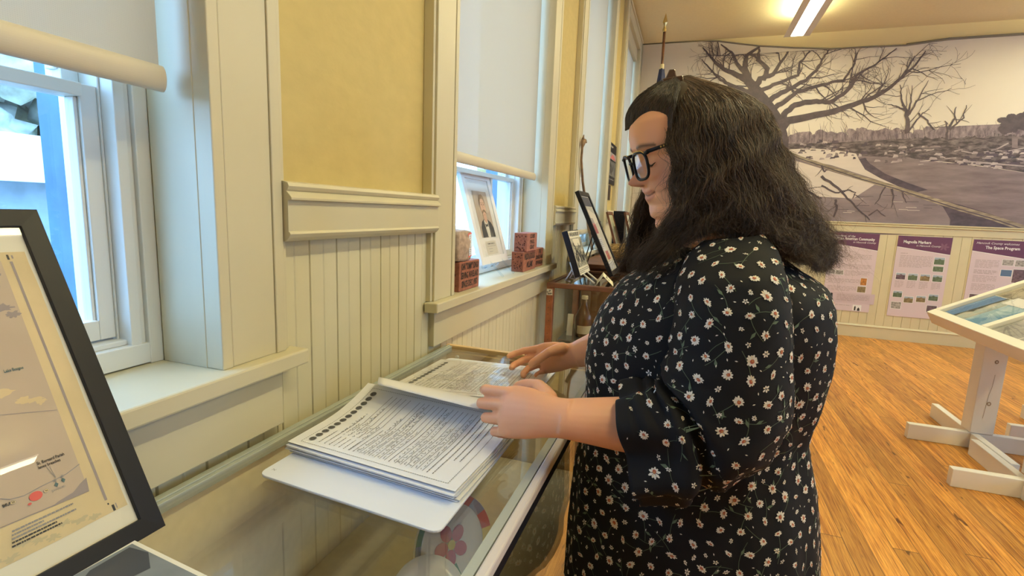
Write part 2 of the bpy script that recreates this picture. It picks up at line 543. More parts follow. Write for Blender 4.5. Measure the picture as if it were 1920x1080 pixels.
# chair rail on the piers: crown, frieze, lower moulding
def rail_profile():
    return [(XW, 1.2355), (-0.654, 1.2355), (-0.645, 1.233), (-0.642, 1.227), (-0.645, 1.221), (-0.648, 1.219), (-0.642, 1.2135), (-0.637, 1.208), (-0.637, 1.204),
            (-0.645, 1.203), (-0.645, 1.1495), (-0.643, 1.149), (-0.641, 1.1455), (-0.645, 1.139), (-0.652, 1.133), (-0.667, 1.131), (XW, 1.131)]
mb = MB()
prev = Y0
for a, b in WIN + [(YB + CW, 0)]:
    y0, y1 = prev, a - CW + .002
    if y1 - y0 > 0.02:
        mb.prism([(x, y0, z) for x, z in rail_profile()], (0, y1 - y0, 0))
    prev = b + CW - .002
struct(mb.build('trim_2', 'trim', bevel=0.0008))
mb = MB()
prev = Y0
for a, b in WIN + [(YB + CW, 0)]:
    mb.box((XW, prev if prev == Y0 else prev, 0), (XC, a if a < YB else YB, .12)); prev = a
struct(mb.build('baseboard_left', 'trim', bevel=0.003))

# windows: casings, jambs, stool, apron, sashes, panes
def window(i, a, b):
    w = sempty('window_%d' % (i + 1), (XC, (a + b) / 2, ZS))
    for nm, s, e in (('casing', a, -1), ('casing', b, 1)):
        mb = MB()
        # bead, flat, raised back band, up the side of the opening
        def strip(y0, y1, x): mb.box((XW, s + e * y0, ZS), (x, s + e * y1, ZH + (CW if y1 > .02 else 0) - (.0 if y1 > .02 else 0)))
        strip(-0.002, 0.017, XC + .002); strip(0.0185, 0.1065, XC); strip(0.107, 0.128, XC + .0025); strip(0.128, CW + .008, XC - .004)
        mb.build(nm, 'trim', w, bevel=0.0018)
    mb = MB(); mb.box((XW, a + .002, ZH), (XC, b - .002, ZH + .10)); mb.box((XW, a - CW - .01, ZH + .10), (XC + .012, b + CW + .01, ZH + .125))
    mb.build('head_casing', 'trim', w, bevel=0.002)
    mb = MB()
    for s, e in ((a, 1), (b, -1)):
        mb.box((-0.779, s - e * .012, ZS), (XW + .003, s + e * .003, ZH))               # jamb lining
    mb.box((-0.779, a, ZH - .003), (XW + .003, b, ZH + .012))
    mb.build('jamb', 'trim', w, bevel=0.001)
    mb = MB()
    q0, q1 = a - CW - .024, b + CW + .024; mb.prism([(-0.80, a - .002, ZS - .028), (-0.80, b + .002, ZS - .028), (-0.672, b + .002, ZS - .028), (-0.672, q1, ZS - .028), (-0.630, q1, ZS - .028), (-0.630, q0, ZS - .028), (-0.672, q0, ZS - .028), (-0.672, a - .002, ZS - .028)][::-1], (0, 0, .028))
    mb.build('stool', 'trim', w, bevel=0.0035)
    mb = MB(); mb.box((XW, a - CW + .012, 0.806), (-0.658, b + CW - .012, ZS - .028)); mb.build('apron', 'trim', w, bevel=0.002)
    # blind stop and mouldings in front of the sash
    mb = MB()
    for s, e in ((a, 1), (b, -1)):
        mb.box((-0.90, s, ZS), (-0.782, s + e * .022, ZH)); mb.box((-0.90, s + e * .022, ZS + .03), (-0.790, s + e * .030, ZH)); mb.box((-0.90, s + e * .030, ZS + .03), (-0.786, s + e * .046, ZH))
        mb.box((-0.90, s + e * .046, ZS + .03), (-0.812, s + e * .049, ZH))
    mb.box((-0.90, a + .02, ZS + .002), (-0.783, b - .02, ZS + .034)); mb.box((-0.90, a + .04, ZS + .034), (-0.797, b - .04, ZS + .042))
    mb.box((-0.90, a + .02, ZH - .03), (-0.783, b - .02, ZH))
    mb.build('sash_stop', 'mullion', w, bevel=0.0015)
    # lower and upper sash with a muntin
    for nm, z0, z1, x in (('lower_sash', ZS + .045, 1.352, -0.815), ('upper_sash', 1.352, ZH - .03, -0.850)):
        s = MB(); y0, y1 = a + .049, b - .049
        s.box((x - .035, y0, z0), (x, y0 + .022, z1)); s.box((x - .035, y1 - .022, z0), (x, y1, z1))
        s.box((x - .035, y0 + .022, z0), (x, y1 - .022, z0 + (.030 if nm[0] == 'l' else .006))); s.box((x - .035, y0 + .022, z1 - .018), (x + .006, y1 - .022, z1))
        # glazing bead round the glass
        for q0, q1 in ((y0 + .022, y0 + .027), (y1 - .027, y1 - .022)):
            s.box((x - .026, q0, z0 + .02), (x - .006, q1, z1 - .018))
        c = y0 + (y1 - y0) * 0.70
        s.box((x - .030, c - .010, z0 + .02), (x - .004, c + .010, z1 - .018))
        so = s.build(nm, 'mullion', w, bevel=0.0015)
        g = MB(); g.box((x - .020, y0 + .023, z0 + .005), (x - .016, y1 - .023, z1 - .016)); g.build('pane', 'pane', so)
    # masonry reveal outside
    mb = MB()
    for s, e in ((a, 1), (b, -1)):
        mb.box((-0.965, s - e * .10, ZS - .05), (-0.90, s + e * .040, ZH + .05))
    mb.box((-1.08, a - .08, ZS - .12), (-0.90, b + .08, ZS + .005)); mb.box((-0.97, a, ZH - .02), (-0.90, b, ZH + .10))
    mb.build('outer_reveal', 'bluejamb', w)
for i, (a, b) in enumerate(WIN): window(i, a, b)

# back wall: wainscot, chair rail, baseboard
mb = MB()
x = -0.64
while x < X1:
    a, b = x + .0006, min(x + .0782, X1)
    mb.prism([(a, YB, .12), (a, YB - .012, .12), (a + .001, YB - .014, .12), (b - .001, YB - .014, .12), (b, YB - .012, .12), (b, YB, .12)], (0, 0, 1.0))
    x += 0.0788
struct(mb.build('trim_3', 'board'))
mb = MB()
mb.prism([(XW, YB - d, z) for d, z in [(0, 1.118), (.022, 1.118), (.022, 1.185), (.034, 1.190), (.034, 1.197), (.024, 1.202), (.036, 1.212), (.036, 1.222), (0, 1.224)]], (X1 - XW, 0, 0))
struct(mb.build('trim_4', 'trim', bevel=0.001))
mb = MB()
mb.prism([(XW, YB - d, z) for d, z in [(0, 0), (.020, 0), (.020, .118), (.027, .122), (.022, .132), (.014, .140), (0, .141)]], (X1 - XW, 0, 0))
struct(mb.build('baseboard_back', 'trim', bevel=0.001))
mb = MB()
mb.tube([(XW + .012, YB - .012, 1.22), (XW + .012, YB - .012, ZC)], 0.012, 8)
struct(mb.build('trim_5', 'trim', smooth=True))

# ------------------------------------------------------------------ outside
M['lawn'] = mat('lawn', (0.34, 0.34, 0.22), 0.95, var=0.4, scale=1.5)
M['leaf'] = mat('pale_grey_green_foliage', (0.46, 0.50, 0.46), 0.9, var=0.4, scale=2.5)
M['bark'] = mat('tree_bark', (0.12, 0.09, 0.06), 0.9)
M['pave'] = mat('pale_concrete', (0.45, 0.44, 0.42), 0.9, var=0.1, scale=2)
M['shed'] = mat('blue_grey_siding', (0.20, 0.26, 0.30), 0.8, var=.2, scale=3)
M['shedroof'] = mat('metal_roof', (0.42, 0.43, 0.45), 0.6)
mb = MB(); mb.box((-60, -40, -1.3), (XO - .2, 60, -1.0)); struct(mb.build('ground', 'lawn'))
mb = MB(); mb.box((-12, -30, -1.0), (-4.5, 45, -0.985)); struct(mb.build('trim_6', 'pave'))
def tree(x, y, h, r, seed):
    rr = random.Random(seed)
    t = thing('tree', ['leafy tree standing far outside beyond the window', 'bushy tree far outside seen through window glass'][seed % 2] , 'tree', (x, y, -1), 'trees outside the windows')
    mb = MB(); mb.tube([(x, y, -1), (x + .1, y, h * .35), (x, y + .1, h * .6)], [.25, .2, .12], 8); mb.build('trunk', 'bark', t, smooth=True)
    mb = MB()
    for k in range(26):
        a = rr.random() * 6.28; e = rr.random(); q = r * (0.3 + .7 * rr.random())
        c = Vector((x + math.cos(a) * q, y + math.sin(a) * q, h * (.35 + .6 * e)))
        s = r * (.28 + .3 * rr.random())
        bm = bmesh.new(); bmesh.ops.create_icosphere(bm, subdivisions=3, radius=s)
        for v in bm.verts: v.co += v.co.normalized() * (mnoise.noise(v.co * 3 / s + c) * s * .5)
        mb.add([v.co + c for v in bm.verts], [tuple(v.index for v in f.verts) for f in bm.faces]); bm.free()
    mb.build('foliage', 'leaf', t, smooth=True)
    return t
tl = [(-22, 12.0, 7.5, 2.6), (-29, 18.5, 8.5, 3.0), (-22, 24.5, 7.0, 2.6), (-31, 31, 9, 3.2), (-25, 39, 8, 3.0), (-33, 47, 9, 3.4)]
tlab = ['leafy tree nearest along the tree line outside the near window', 'broad leafy tree second along the tree line outside', 'shorter leafy tree third along the tree line outside',
        'tall tree fourth along the tree line outside the second window', 'leafy tree fifth along the tree line outside', 'tall broad tree farthest along the tree line outside']
for k, (x, y, h, r) in enumerate(tl):
    t = tree(x, y, h, r, k); t['label'] = tlab[k]
b = thing('outbuilding', 'low pale outbuilding with a metal roof outside the near window', 'building', (-11, 6, -1))
mb = MB(); mb.box((-13.5, 1.0, -1), (-10, 7.2, 1.35)); mb.build('wall', 'shed', b)
mb = MB(); mb.prism([(-14, .6, 1.35), (-9.5, .6, 1.35), (-11.7, .6, 2.25)], (0, 7.0, 0)); mb.build('roof', 'shedroof', b)
# ================================================================== BLINDS
BL = ['woven roller blind lowered in the near window behind the black framed map', 'woven roller blind lowered over the window with the portrait and bricks',
      'woven roller blind lowered behind the tall black frame and driftwood stick', 'woven roller blind in the farthest window by the corner']
for i, (a, b) in enumerate(WIN):
    zb = [1.347, 1.347, 1.05, 1.05][i]
    xb = -0.722
    t = tag(thing('roller_blind', BL[i], 'blind', (xb, (a + b) / 2, zb), 'roller blinds in the four windows'), BL[i], 'blind', 'roller blinds in the four windows')
    mb = MB()
    y0, y1 = a + .024, b - .024
    mb.add([(xb, y0, zb + .03), (xb, y1, zb + .03), (xb, y1, 2.90), (xb, y0, 2.90)], [(0, 3, 2, 1)])
    mb.build('fabric', 'blind', t)
    mb = MB()
    prof = [(xb + .009 * math.cos(q) , zb + .018 + .018 * math.sin(q)) for q in [k * math.pi / 20 for k in range(40)]]
    mb.prism([(x, y0 - .004, z) for x, z in prof], (0, y1 - y0 + .008, 0)); mb.build('bottom_rail', 'blindbar', t)
    mb = MB(); mb.box((xb - .03, a + .005, 2.86), (xb + .035, b - .005, 2.975)); mb.build('cassette', 'trim', t, bevel=.004)

# ================================================================== CEILING FIXTURES
M['fixture'] = mat('white_enamel_fixture', (0.78, 0.75, 0.72), 0.4)
M['tube'] = emis('lit_diffuser', (1.0, 0.95, 0.86), 7.0)
FL = ['long white ceiling light hanging in front of the tree mural', 'long white ceiling light above the glass display case', 'long white ceiling light over the far middle of the room', 'long white ceiling light over the near middle of the room']
for i, (fx, y0, y1) in enumerate(FIXT):
    t = thing('ceiling_light', FL[i], 'ceiling light', (fx, (y0 + y1) / 2, 2.95), 'linear ceiling lights')
    mb = MB()
    mb.prism([(fx - .112, y0, 2.952), (fx - .100, y0, 2.985), (fx + .100, y0, 2.985), (fx + .112, y0, 2.952), (fx + .055, y0, 2.952), (fx + .055, y0, 2.962), (fx - .055, y0, 2.962), (fx - .055, y0, 2.952)], (0, y1 - y0, 0))
    mb.build('housing', 'fixture', t)
    mb = MB(); mb.box((fx - .050, y0 + .012, 2.953), (fx + .050, y1 - .012, 2.960)); mb.build('diffuser', 'tube', t)
    for yy in (y0 + .55, y1 - .55):
        mb = MB(); mb.lathe((fx, yy, ZC - .035), [(.02, 0), (.055, .01), (.06, .035)], 20); mb.tube([(fx, yy, 2.98), (fx, yy, ZC - .02)], .006, 8)
        mb.build('hanger', 'fixture', t, smooth=False)

# ================================================================== GLASS DISPLAY CASE (foreground)
CX0, CX1, CY0, CY1, CZ = -0.655, -0.193, -0.60, 1.335, 0.79
M['caselining'] = mat('tan_cloth_lining', (0.80, 0.70, 0.50), 0.9, var=0.05, scale=60)
M['caseside'] = mat('case_side_wood', (0.72, 0.52, 0.28), 0.5, var=0.12, scale=10, stretch=(1, 1, 6))
M['palebar'] = mat('pale_painted_bar', (0.66, 0.60, 0.58), 0.4)
case = thing('display_case', 'long glass topped display case under the windows, with the open binder on it', 'display case', (-.43, .35, 0))
mb = MB(); mb.box((CX0 + .004, CY0, CZ - .006), (CX1 - .016, CY1 - .004, CZ)); mb.build('glass_top', 'caseglass', case)
mb = MB(); mb.box((CX1 - .007, CY0, .10), (CX1 - .001, CY1 - .01, CZ - .012)); mb.build('front_glass', 'caseglass', case)
mb = MB(); mb.box((CX1 - .016, CY0, CZ - .008), (CX1 - .003, CY1, CZ + .0005)); mb.build('front_glass_edge', 'glassedge', case)
mb = MB(); mb.box((CX0 - .004, CY0, CZ - .012), (CX0 + .019, CY1, CZ + .0035)); mb.box((CX0 + .004, CY0, CZ + .0035), (CX0 + .012, CY1, CZ + .006)); mb.build('rear_channel', 'glassedge', case, bevel=.001)
mb = MB(); mb.box((CX1 - .001, CY0, CZ - .014), (CX1 + .013, CY1, CZ + .003)); mb.build('front_rail', 'palebar', case, bevel=.003)
mb = MB(); mb.box((CX1 - .003, CY0, CZ - .034), (CX1 + .011, CY1, CZ - .0145)); mb.build('rubber_strip', 'black', case, bevel=.002)
mb = MB(); mb.box((CX0, CY0, .10), (CX0 + .008, CY1 - .02, CZ - .014)); mb.build('back_panel', 'caselining', case)
mb = MB(); mb.box((CX0 + .009, CY0, .47), (CX1 - .02, CY1 - .02, .482)); mb.build('shelf', 'caselining', case)
mb = MB(); mb.box((CX0, CY1 - .012, .10), (CX1, CY1, CZ - .013)); mb.box((CX0 - .002, CY1 - .006, CZ - .012), (CX1 + .002, CY1 + .010, CZ + .006)); mb.build('end_panel', 'caseside', case, bevel=.002)
mb = MB(); mb.box((CX0, CY0, 0), (CX1 + .005, CY1, .10)); mb.build('base', 'caseside', case, bevel=.003)
for yy in (1.10, .22):
    mb = MB(); mb.box((CX1 - .004, yy, .10), (CX1 + .004, yy + .022, CZ - .034)); mb.build('front_post', 'alu', case, bevel=.001)
mb = MB()
mb.lathe((CX0 + .05, 1.30, CZ - .03), [(.004, 0), (.006, .004), (.006, .014), (.003, .017)], 12); mb.build('clip', 'alu', case, smooth=True)

# things inside the case
M['china'] = mat('glazed_china', (0.82, 0.80, 0.74), 0.2, coat=.4)
M['pink'] = mat('pink_glaze', (0.56, 0.11, 0.18), 0.3)
PC = [mat('rim_red', (.62, .12, .12), .3), mat('rim_yellow', (.78, .62, .12), .3), mat('rim_green', (.12, .30, .20), .3), mat('rim_blue', (.22, .30, .45), .3)]
def plate(c, n, up, R, name, label, rim=True):
    t = thing(name, label, 'plate', c)
    n = Vector(n).normalized(); c = Vector(c)
    mb = MB(); mb.lathe(c, [(R * .55, -.012), (R * .6, -.012), (R, .006), (R, .010), (R * .62, -.004), (0.001, -.004)], 40, axis=n); mb.build('dish', 'china', t, smooth=True)
    e1 = Vector(up); e1 = (e1 - n * e1.dot(n)).normalized(); e2 = n.cross(e1)
    if rim:
        mb = MB()
        K = 16
        for k in range(K):
            vs = []
            for q in range(5):
                a = 2 * math.pi * (k + q / 4) / K
                d = e1 * math.cos(a) + e2 * math.sin(a)
                vs += [c + d * (R * .80) + n * .0035, c + d * (R * .985) + n * .0108]
            mb.add(vs, [(2 * q, 2 * q + 2, 2 * q + 3, 2 * q + 1) for q in range(4)], [0, 1, 2, 3, 1, 0, 3][k % 7])
        mb.build('painted_rim', PC, t)
        mb = MB()
        for k in range(5):
            a = 2 * math.pi * k / 5 + .3; d = e1 * math.cos(a) + e2 * math.sin(a); s = n.cross(d)
            mb.add([c + n * -.0025 + d * (.024 + .016 * math.cos(q)) + s * (.013 * math.sin(q)) for q in [2 * math.pi * j / 14 for j in range(14)]], [tuple(range(14))], 0)
        mb.add([c + n * -.0018 + e1 * (.009 * math.cos(q)) + e2 * (.009 * math.sin(q)) for q in [2 * math.pi * j / 12 for j in range(12)]], [tuple(range(12))], 1)
        mb.add([c + n * -.002 - e1 * .035 + e2 * .003, c + n * -.002 - e1 * .035 - e2 * .003, c + n * -.002 - e1 * .062 - e2 * .010, c + n * -.002 - e1 * .062 - e2 * .005], [(0, 1, 2, 3)], 2)
        mb.build('painted_flower', ['pink', PC[1], PC[2]], t)
    return t
pc = onx(848, 1022, -.37)
plate(pc, (.86, -.38, .33), (0, 0, 1), .092, 'painted_plate', 'round painted plate with pink flower standing inside the glass case')
pc2 = onx(800, 1122, -.36)
plate(pc2, (.55, -.55, .6), (0, 0, 1), .065, 'plain_plate', 'small plain white dish inside the glass case below the painted plate', rim=False)
pst = thing('plate_stand', 'dark wire stand holding the painted plate inside the case', 'stand', (pc.x, pc.y, .482))
mb = MB()
for s in (-.035, .035):
    q = Vector((pc.x - .02, pc.y + s, .487))
    mb.tube([q, (pc.x + .02, pc.y + s, pc.z - .083), (pc.x + .036, pc.y + s, pc.z - .075)], .002, 6); mb.tube([q, (pc.x - .05, pc.y + s, pc.z + .02)], .002, 6)
mb.tube([(pc.x - .02, pc.y - .035, .487), (pc.x - .02, pc.y + .035, .487)], .002, 6)
mb.build('wire', 'blackwire', pst)

# ================================================================== FRAMED MAP leaning on the case
def leaning(o, tilt, w, h):
    """frame plane facing the room, bottom right corner (from the reader) at o; returns top left origin, U, V, N"""
    U = Vector((0, 1, 0)); up = Vector((-math.sin(tilt), 0, math.cos(tilt)))
    tl = Vector(o) - U * w + up * h
    N = (-up).cross(U) * 1.0
    return tl, U, -up, N
def picture_frame(t, tl, U, V, N, w, h, fw, depth, fm, name='frame', inner=0.006):
    """moulding as four mitred rails, front face on the plane, back behind it"""
    mb = MB()
    P = lambda u, v, d: tl + U * u + V * v + N * d
    oc = [(0, 0), (w, 0), (w, h), (0, h)]; ic = [(fw, fw), (w - fw, fw), (w - fw, h - fw), (fw, h - fw)]
    for k in range(4):
        j = (k + 1) % 4
        a0, a1, b0, b1 = oc[k], oc[j], ic[k], ic[j]
        vs = [P(*a0, -depth), P(*a1, -depth), P(*a1, 0), P(*a0, 0), P(*b0, -inner - depth * .0), P(*b1, -inner), P(*b0, -.001), P(*b1, -.001), P(*b0, -depth), P(*b1, -depth)]
        mb.add(vs, [(0, 1, 2, 3), (3, 2, 7, 6), (6, 7, 5, 4), (4, 5, 9, 8), (8, 9, 1, 0)])
    return mb.build(name, fm, t, bevel=.0008)

W_, H_ = .42, .411
o = Vector((-.561, .393, .811))
tl, U, V, N = leaning(o, math.radians(26.2), W_, H_)
mp_ = thing('framed_map', 'black framed newspaper map leaning against the near window stool', 'framed map', o)
fw = .0215
picture_frame(mp_, tl, U, V, N, W_, H_, fw, .013, 'black')
M['mat'] = mat('cream_mat', (0.80, 0.76, 0.64), 0.8)
M['news'] = mat('yellowed_newsprint', (0.74, 0.60, 0.36), 0.85, var=0.10, scale=14)
M['sea'] = mat('map_grey_sea', (0.58, 0.47, 0.37), 0.85, var=0.05, scale=20)
M['land'] = mat('map_dark_land', (0.36, 0.31, 0.31), 0.85)
M['red'] = mat('map_red', (0.78, 0.15, 0.13), 0.8)
M['teal'] = mat('map_teal', (0.10, 0.17, 0.19), 0.8)
mb = MB(); pl = Plane(mb, tl + N * -.006, U, V, .0003)
pl.rect(fw - .004, fw - .004, W_ - fw + .004, H_ - fw + .004, 0, 0)
mb.build('mat_board', 'mat', mp_)
mb = MB(); pl = Plane(mb, tl + N * -.0056, U, V, .00018)
X = lambda a: W_ - a       # measured from the frame's right edge
Yb_ = lambda b: H_ - b     # measured up from its bottom edge
A1, A0, B0, B1 = .0255, .395, .0428, .360
pts = [(X(A0 + (A1 - A0) * k / 20), Yb_(B1 + .0003 * math.sin(k * 2.1))) for k in range(21)] + \
      [(X(A1 + .0004 * math.sin(k * 1.7)), Yb_(B1 + (B0 - B1) * k / 20)) for k in range(1, 20)] + [(X(A1), Yb_(B0))] + [(X(A1 + (A0 - A1) * k / 20), Yb_(B0 + .0004 * math.sin(k * 1.3))) for k in range(1, 21)]
pl.poly(pts, 0, 0)
pl.poly([(X(.385), Yb_(.350)), (X(.050), Yb_(.350)), (X(.0546), Yb_(.076)), (X(.385), Yb_(.092))], 1, 1)
pl.poly([(X(.0425), Yb_(.3486)), (X(.0400), Yb_(.3486)), (X(.0418), Yb_(.0583)), (X(.0445), Yb_(.0583))], 2, 1)     # grey rule down the side
pl.rect(X(.0435), Yb_(.357), X(.0415), Yb_(.351), 3, 1); pl.rect(X(.0395), Yb_(.356), X(.0378), Yb_(.352), 2, 1)
pl.rect(X(.0405), Yb_(.0505), X(.0380), Yb_(.0435), 3, 1); pl.rect(X(.0365), Yb_(.0510), X(.0355), Yb_(.0450), 2, 1); pl.rect(X(.0435), Yb_(.0545), X(.042), Yb_(.0525), 3, 1)
rr = random.Random(3)
def blob(a, b, ru, rv, mi, k=2, rough=.35):
    pts = []
    for i in range(22):
        q = 2 * math.pi * i / 22; s = 1 + rough * (rr.random() - .5) * 2
        pts.append((X(a) + ru * s * math.cos(q), Yb_(b) + rv * s * math.sin(q)))
    pl.poly(pts, mi, k)
for i, (a, b, ru, rv) in enumerate(((.068, .322, .009, .006), (.060, .335, .005, .006), (.075, .300, .007, .008), (.064, .296, .008, .004), (.085, .285, .012, .006), (.058, .287, .006, .004), (.09, .33, .012, .008), (.11, .30, .014, .01))): blob(a, b, ru, rv, 2, 2 + i * .1)
for i, (a, b, ru, rv) in enumerate(((.092, .205, .010, .004), (.078, .193, .006, .003), (.070, .190, .009, .0025), (.064, .186, .005, .003), (.10, .20, .006, .003))): blob(a, b, ru, rv, 0, 2 + i * .1)
pl.line([(X(.13), Yb_(.186)), (X(.10), Yb_(.184)), (X(.054), Yb_(.172))], .0007, 2, 3)
pl.poly([(X(.0525), Yb_(.0905)), (X(.060), Yb_(.0868)), (X(.068), Yb_(.0815)), (X(.083), Yb_(.0790)), (X(.090), Yb_(.0765)), (X(.0545), Yb_(.0763))], 2, 3)
pl.line([(X(.138), Yb_(.118)), (X(.1225), Yb_(.1045)), (X(.1166), Yb_(.1005)), (X(.106), Yb_(.0985)), (X(.092), Yb_(.1005)), (X(.0785), Yb_(.1015)), (X(.068), Yb_(.1025)), (X(.0538), Yb_(.1072))], .0008, 4, 4)
pl.line([(X(A0), Yb_(.0885)), (X(.0546), Yb_(.0760))], .0010, 2, 4)
pl.disc(X(.0977), Yb_(.0936), .0056, .0046, 5, 5); pl.disc(X(.1044), Yb_(.0885), .0016, .0012, 5, 5); pl.disc(X(.131), Yb_(.092), .0018, .0014, 5, 5)
for a, b in ((.0790, .0985), (.0722, .1000)):
    pl.poly([(X(a), Yb_(b + .0005)), (X(a - .0019), Yb_(b - .0022)), (X(a), Yb_(b - .0050)), (X(a + .0019), Yb_(b - .0022))], 6, 5)
    for k in range(8):
        q = k * math.pi / 4; pl.line([(X(a), Yb_(b + .0022)), (X(a) + .0020 * math.cos(q), Yb_(b + .0022) + .0020 * math.sin(q))], .0004, 4, 5)
pl.line([(X(.0775), Yb_(.1035)), (X(.0810), Yb_(.1170))], .0004, 4, 5); pl.line([(X(.0772), Yb_(.1035)), (X(.0785), Yb_(.1170))], .0004, 4, 5)
pl.text('St. Bernard Parish', X(.0875), Yb_(.1225), .0046, 3, 5, width=.0245, bold=.02); pl.text('levee breaches', X(.0875), Yb_(.1180), .0046, 3, 5, width=.0195, bold=.02)
pl.text('Lake Borgne', X(.0840), Yb_(.2255), .0048, 6, 5, width=.0165, bold=.02)
pl.text('BRAS', X(.1235), Yb_(.0955), .0042, 3, 5, width=.0085, bold=.02); pl.text('BAYOU RD', X(.0845), Yb_(.0905), .0032, 4, 5, width=.012)
for a, b, s in ((.0885, .0945, '46'), (.1155, .0965, '39')):
    pl.disc(X(a), Yb_(b), .0024, .0020, 4, 5); pl.disc(X(a), Yb_(b), .0021, .0017, 0, 6); pl.text(s, X(a), Yb_(b - .0008), .0026, 3, 7, align='C')
for k in range(5):
    pl.body(X(.124 + .001 * k), Yb_(.0715 - .0034 * k), .060 + .0012 * k, 1, .0011, 3 if k in (3, 4) else 4, 4, t=1.5, r=rr)
for k in range(12): blob(.06 + k * .012, .0475 + .004 * (k % 3), .006, .0026, 7, 1, .6)
mb.build('map_sheet', ['news', 'sea', 'land', 'ink', M['greyink'], 'red', 'teal', mat('map_show_through', (.58, .50, .32), .85)], mp_)
mb = MB(); g = Plane(mb, tl + N * -.0035, U, V, 0)
g.rect(fw - .003, fw - .003, W_ - fw + .003, H_ - fw + .003, 0, 0); mb.build('glazing', 'clearglass', mp_)
mb = MB(); g = Plane(mb, tl + N * -.011, U, V, 0); g.rect(.006, .006, W_ - .006, H_ - .006, 0, 0); mb.build('backing', 'black', mp_)
es = thing('wire_easel', 'black wire easel under the bottom edge of the framed map', 'easel', (-.56, .2, CZ))
mb = MB()
for yy in (.30, .02):
    mb.tube([(-.612, yy, CZ + .003), (-.545, yy, CZ + .003), (-.538, yy, CZ + .010), (-.536, yy, CZ + .018)], .0025, 6)
    mb.tube([(-.545, yy, CZ + .004), (-.580, yy, CZ + .016)], .0025, 6)
mb.tube([(-.585, .02, CZ + .0155), (-.585, .30, CZ + .0155)], .0025, 6)
mb.build('wire', 'blackwire', es)

# photograph lying in front of the map
M['photo'] = mat('grey_photo_print', (.20, .22, .24), .35, var=.35, scale=9)
M['photodark'] = mat('photo_dark_tone', (.06, .065, .08), .35)
M['photolight'] = mat('photo_light_tone', (.62, .60, .62), .35)
ph = thing('photograph', 'black and white photograph on cream card lying in front of the framed map', 'photograph', onz(250, 1012, CZ + .012))
a, b = onz(250, 1012, CZ + .024), onz(180, 1056, CZ + .024); c = onz(392, 1081, CZ + .018)
e1 = (c - a).normalized() * .26; e2 = (b - a); e2 = (e2 - e1.normalized() * e2.dot(e1.normalized())).normalized() * .20
mb = MB(); nn = e1.cross(e2).normalized(); nn = nn if nn.z > 0 else -nn
mb.obox(a - nn * .002, e1, e2, nn * .002); mb.build('card', 'mat', ph)
mb = MB(); pl = Plane(mb, a + nn * .0002, e1, e2, .0003)
if pl.N.z < 0: pl.N = -pl.N
def flip(p): return p
pl.rect(.006, .005, .25, .19, 0, 1)
pl.poly([(.010, .010), (.035, .006), (.060, .020), (.052, .060), (.030, .075), (.012, .050)], 1, 2)
pl.poly([(.060, .040), (.085, .025), (.105, .040), (.10, .080), (.070, .085)], 2, 2)
pl.poly([(.11, .02), (.16, .015), (.19, .05), (.15, .09), (.12, .07)], 1, 2)
for k in range(5): pl.line([(.040 + .006 * k, .085), (.050 + .007 * k, .12)], .0012, 2, 3)
mb.build('print', ['photo', 'photodark', 'photolight'], ph)

# ================================================================== BINDER
bd = thing('open_binder', 'open white binder of handwritten pages lying on the glass case', 'binder', (-.43, .85, CZ))
M['cover'] = mat('white_vinyl_cover', (0.78, 0.81, 0.89), 0.35)
def cover(x0, y0, x1, y1, z, th, sk):
    """rounded rectangle, skewed a little"""
    r = .014; pts = []
    for cx, cy, s in ((x1 - r, y1 - r, 0), (x0 + r, y1 - r, 1), (x0 + r, y0 + r, 2), (x1 - r, y0 + r, 3)):
        for k in range(5):
            q = math.pi / 2 * (s + k / 4); X_, Y_ = cx + r * math.cos(q), cy + r * math.sin(q)
            pts.append((X_, Y_ + sk * (X_ - x0), z))
    return pts
mb = MB()
mb.prism(cover(-.580, .548, -.264, .852, CZ + .001, 0, -.075), (0, 0, .004)); mb.prism(cover(-.590, .868, -.292, 1.215, CZ + .001, 0, .10), (0, 0, .004))
mb.build('cover', 'cover', bd, bevel=.0012)
mb = MB(); mb.obox((-.585, .845, CZ + .001), (.315, .006, 0), (0, .035, 0), (0, 0, .0035)); mb.build('spine', 'cover', bd)
mb = MB(); pl = Plane(mb, (-.572, .560, CZ + .0052), (0, 1, 0), (1, -.07, 0), .0002)
if pl.N.z < 0: pl.N = -pl.N
pl.line([(.004, .004), (.008, .004), (.004, .009), (.008, .009)], .0008, 0, 1); mb.build('pen_mark', 'ink', bd)
for xx in (-.53, -.44, -.34):
    mb = MB(); mb.tube([(xx, .868 + .012 * math.cos(q), CZ + .014 + .009 * math.sin(q)) for q in [math.pi * 2 * k / 16 for k in range(17)]], .0014, 6, cap=False)
    mb.build('ring', 'alu', bd, smooth=True)

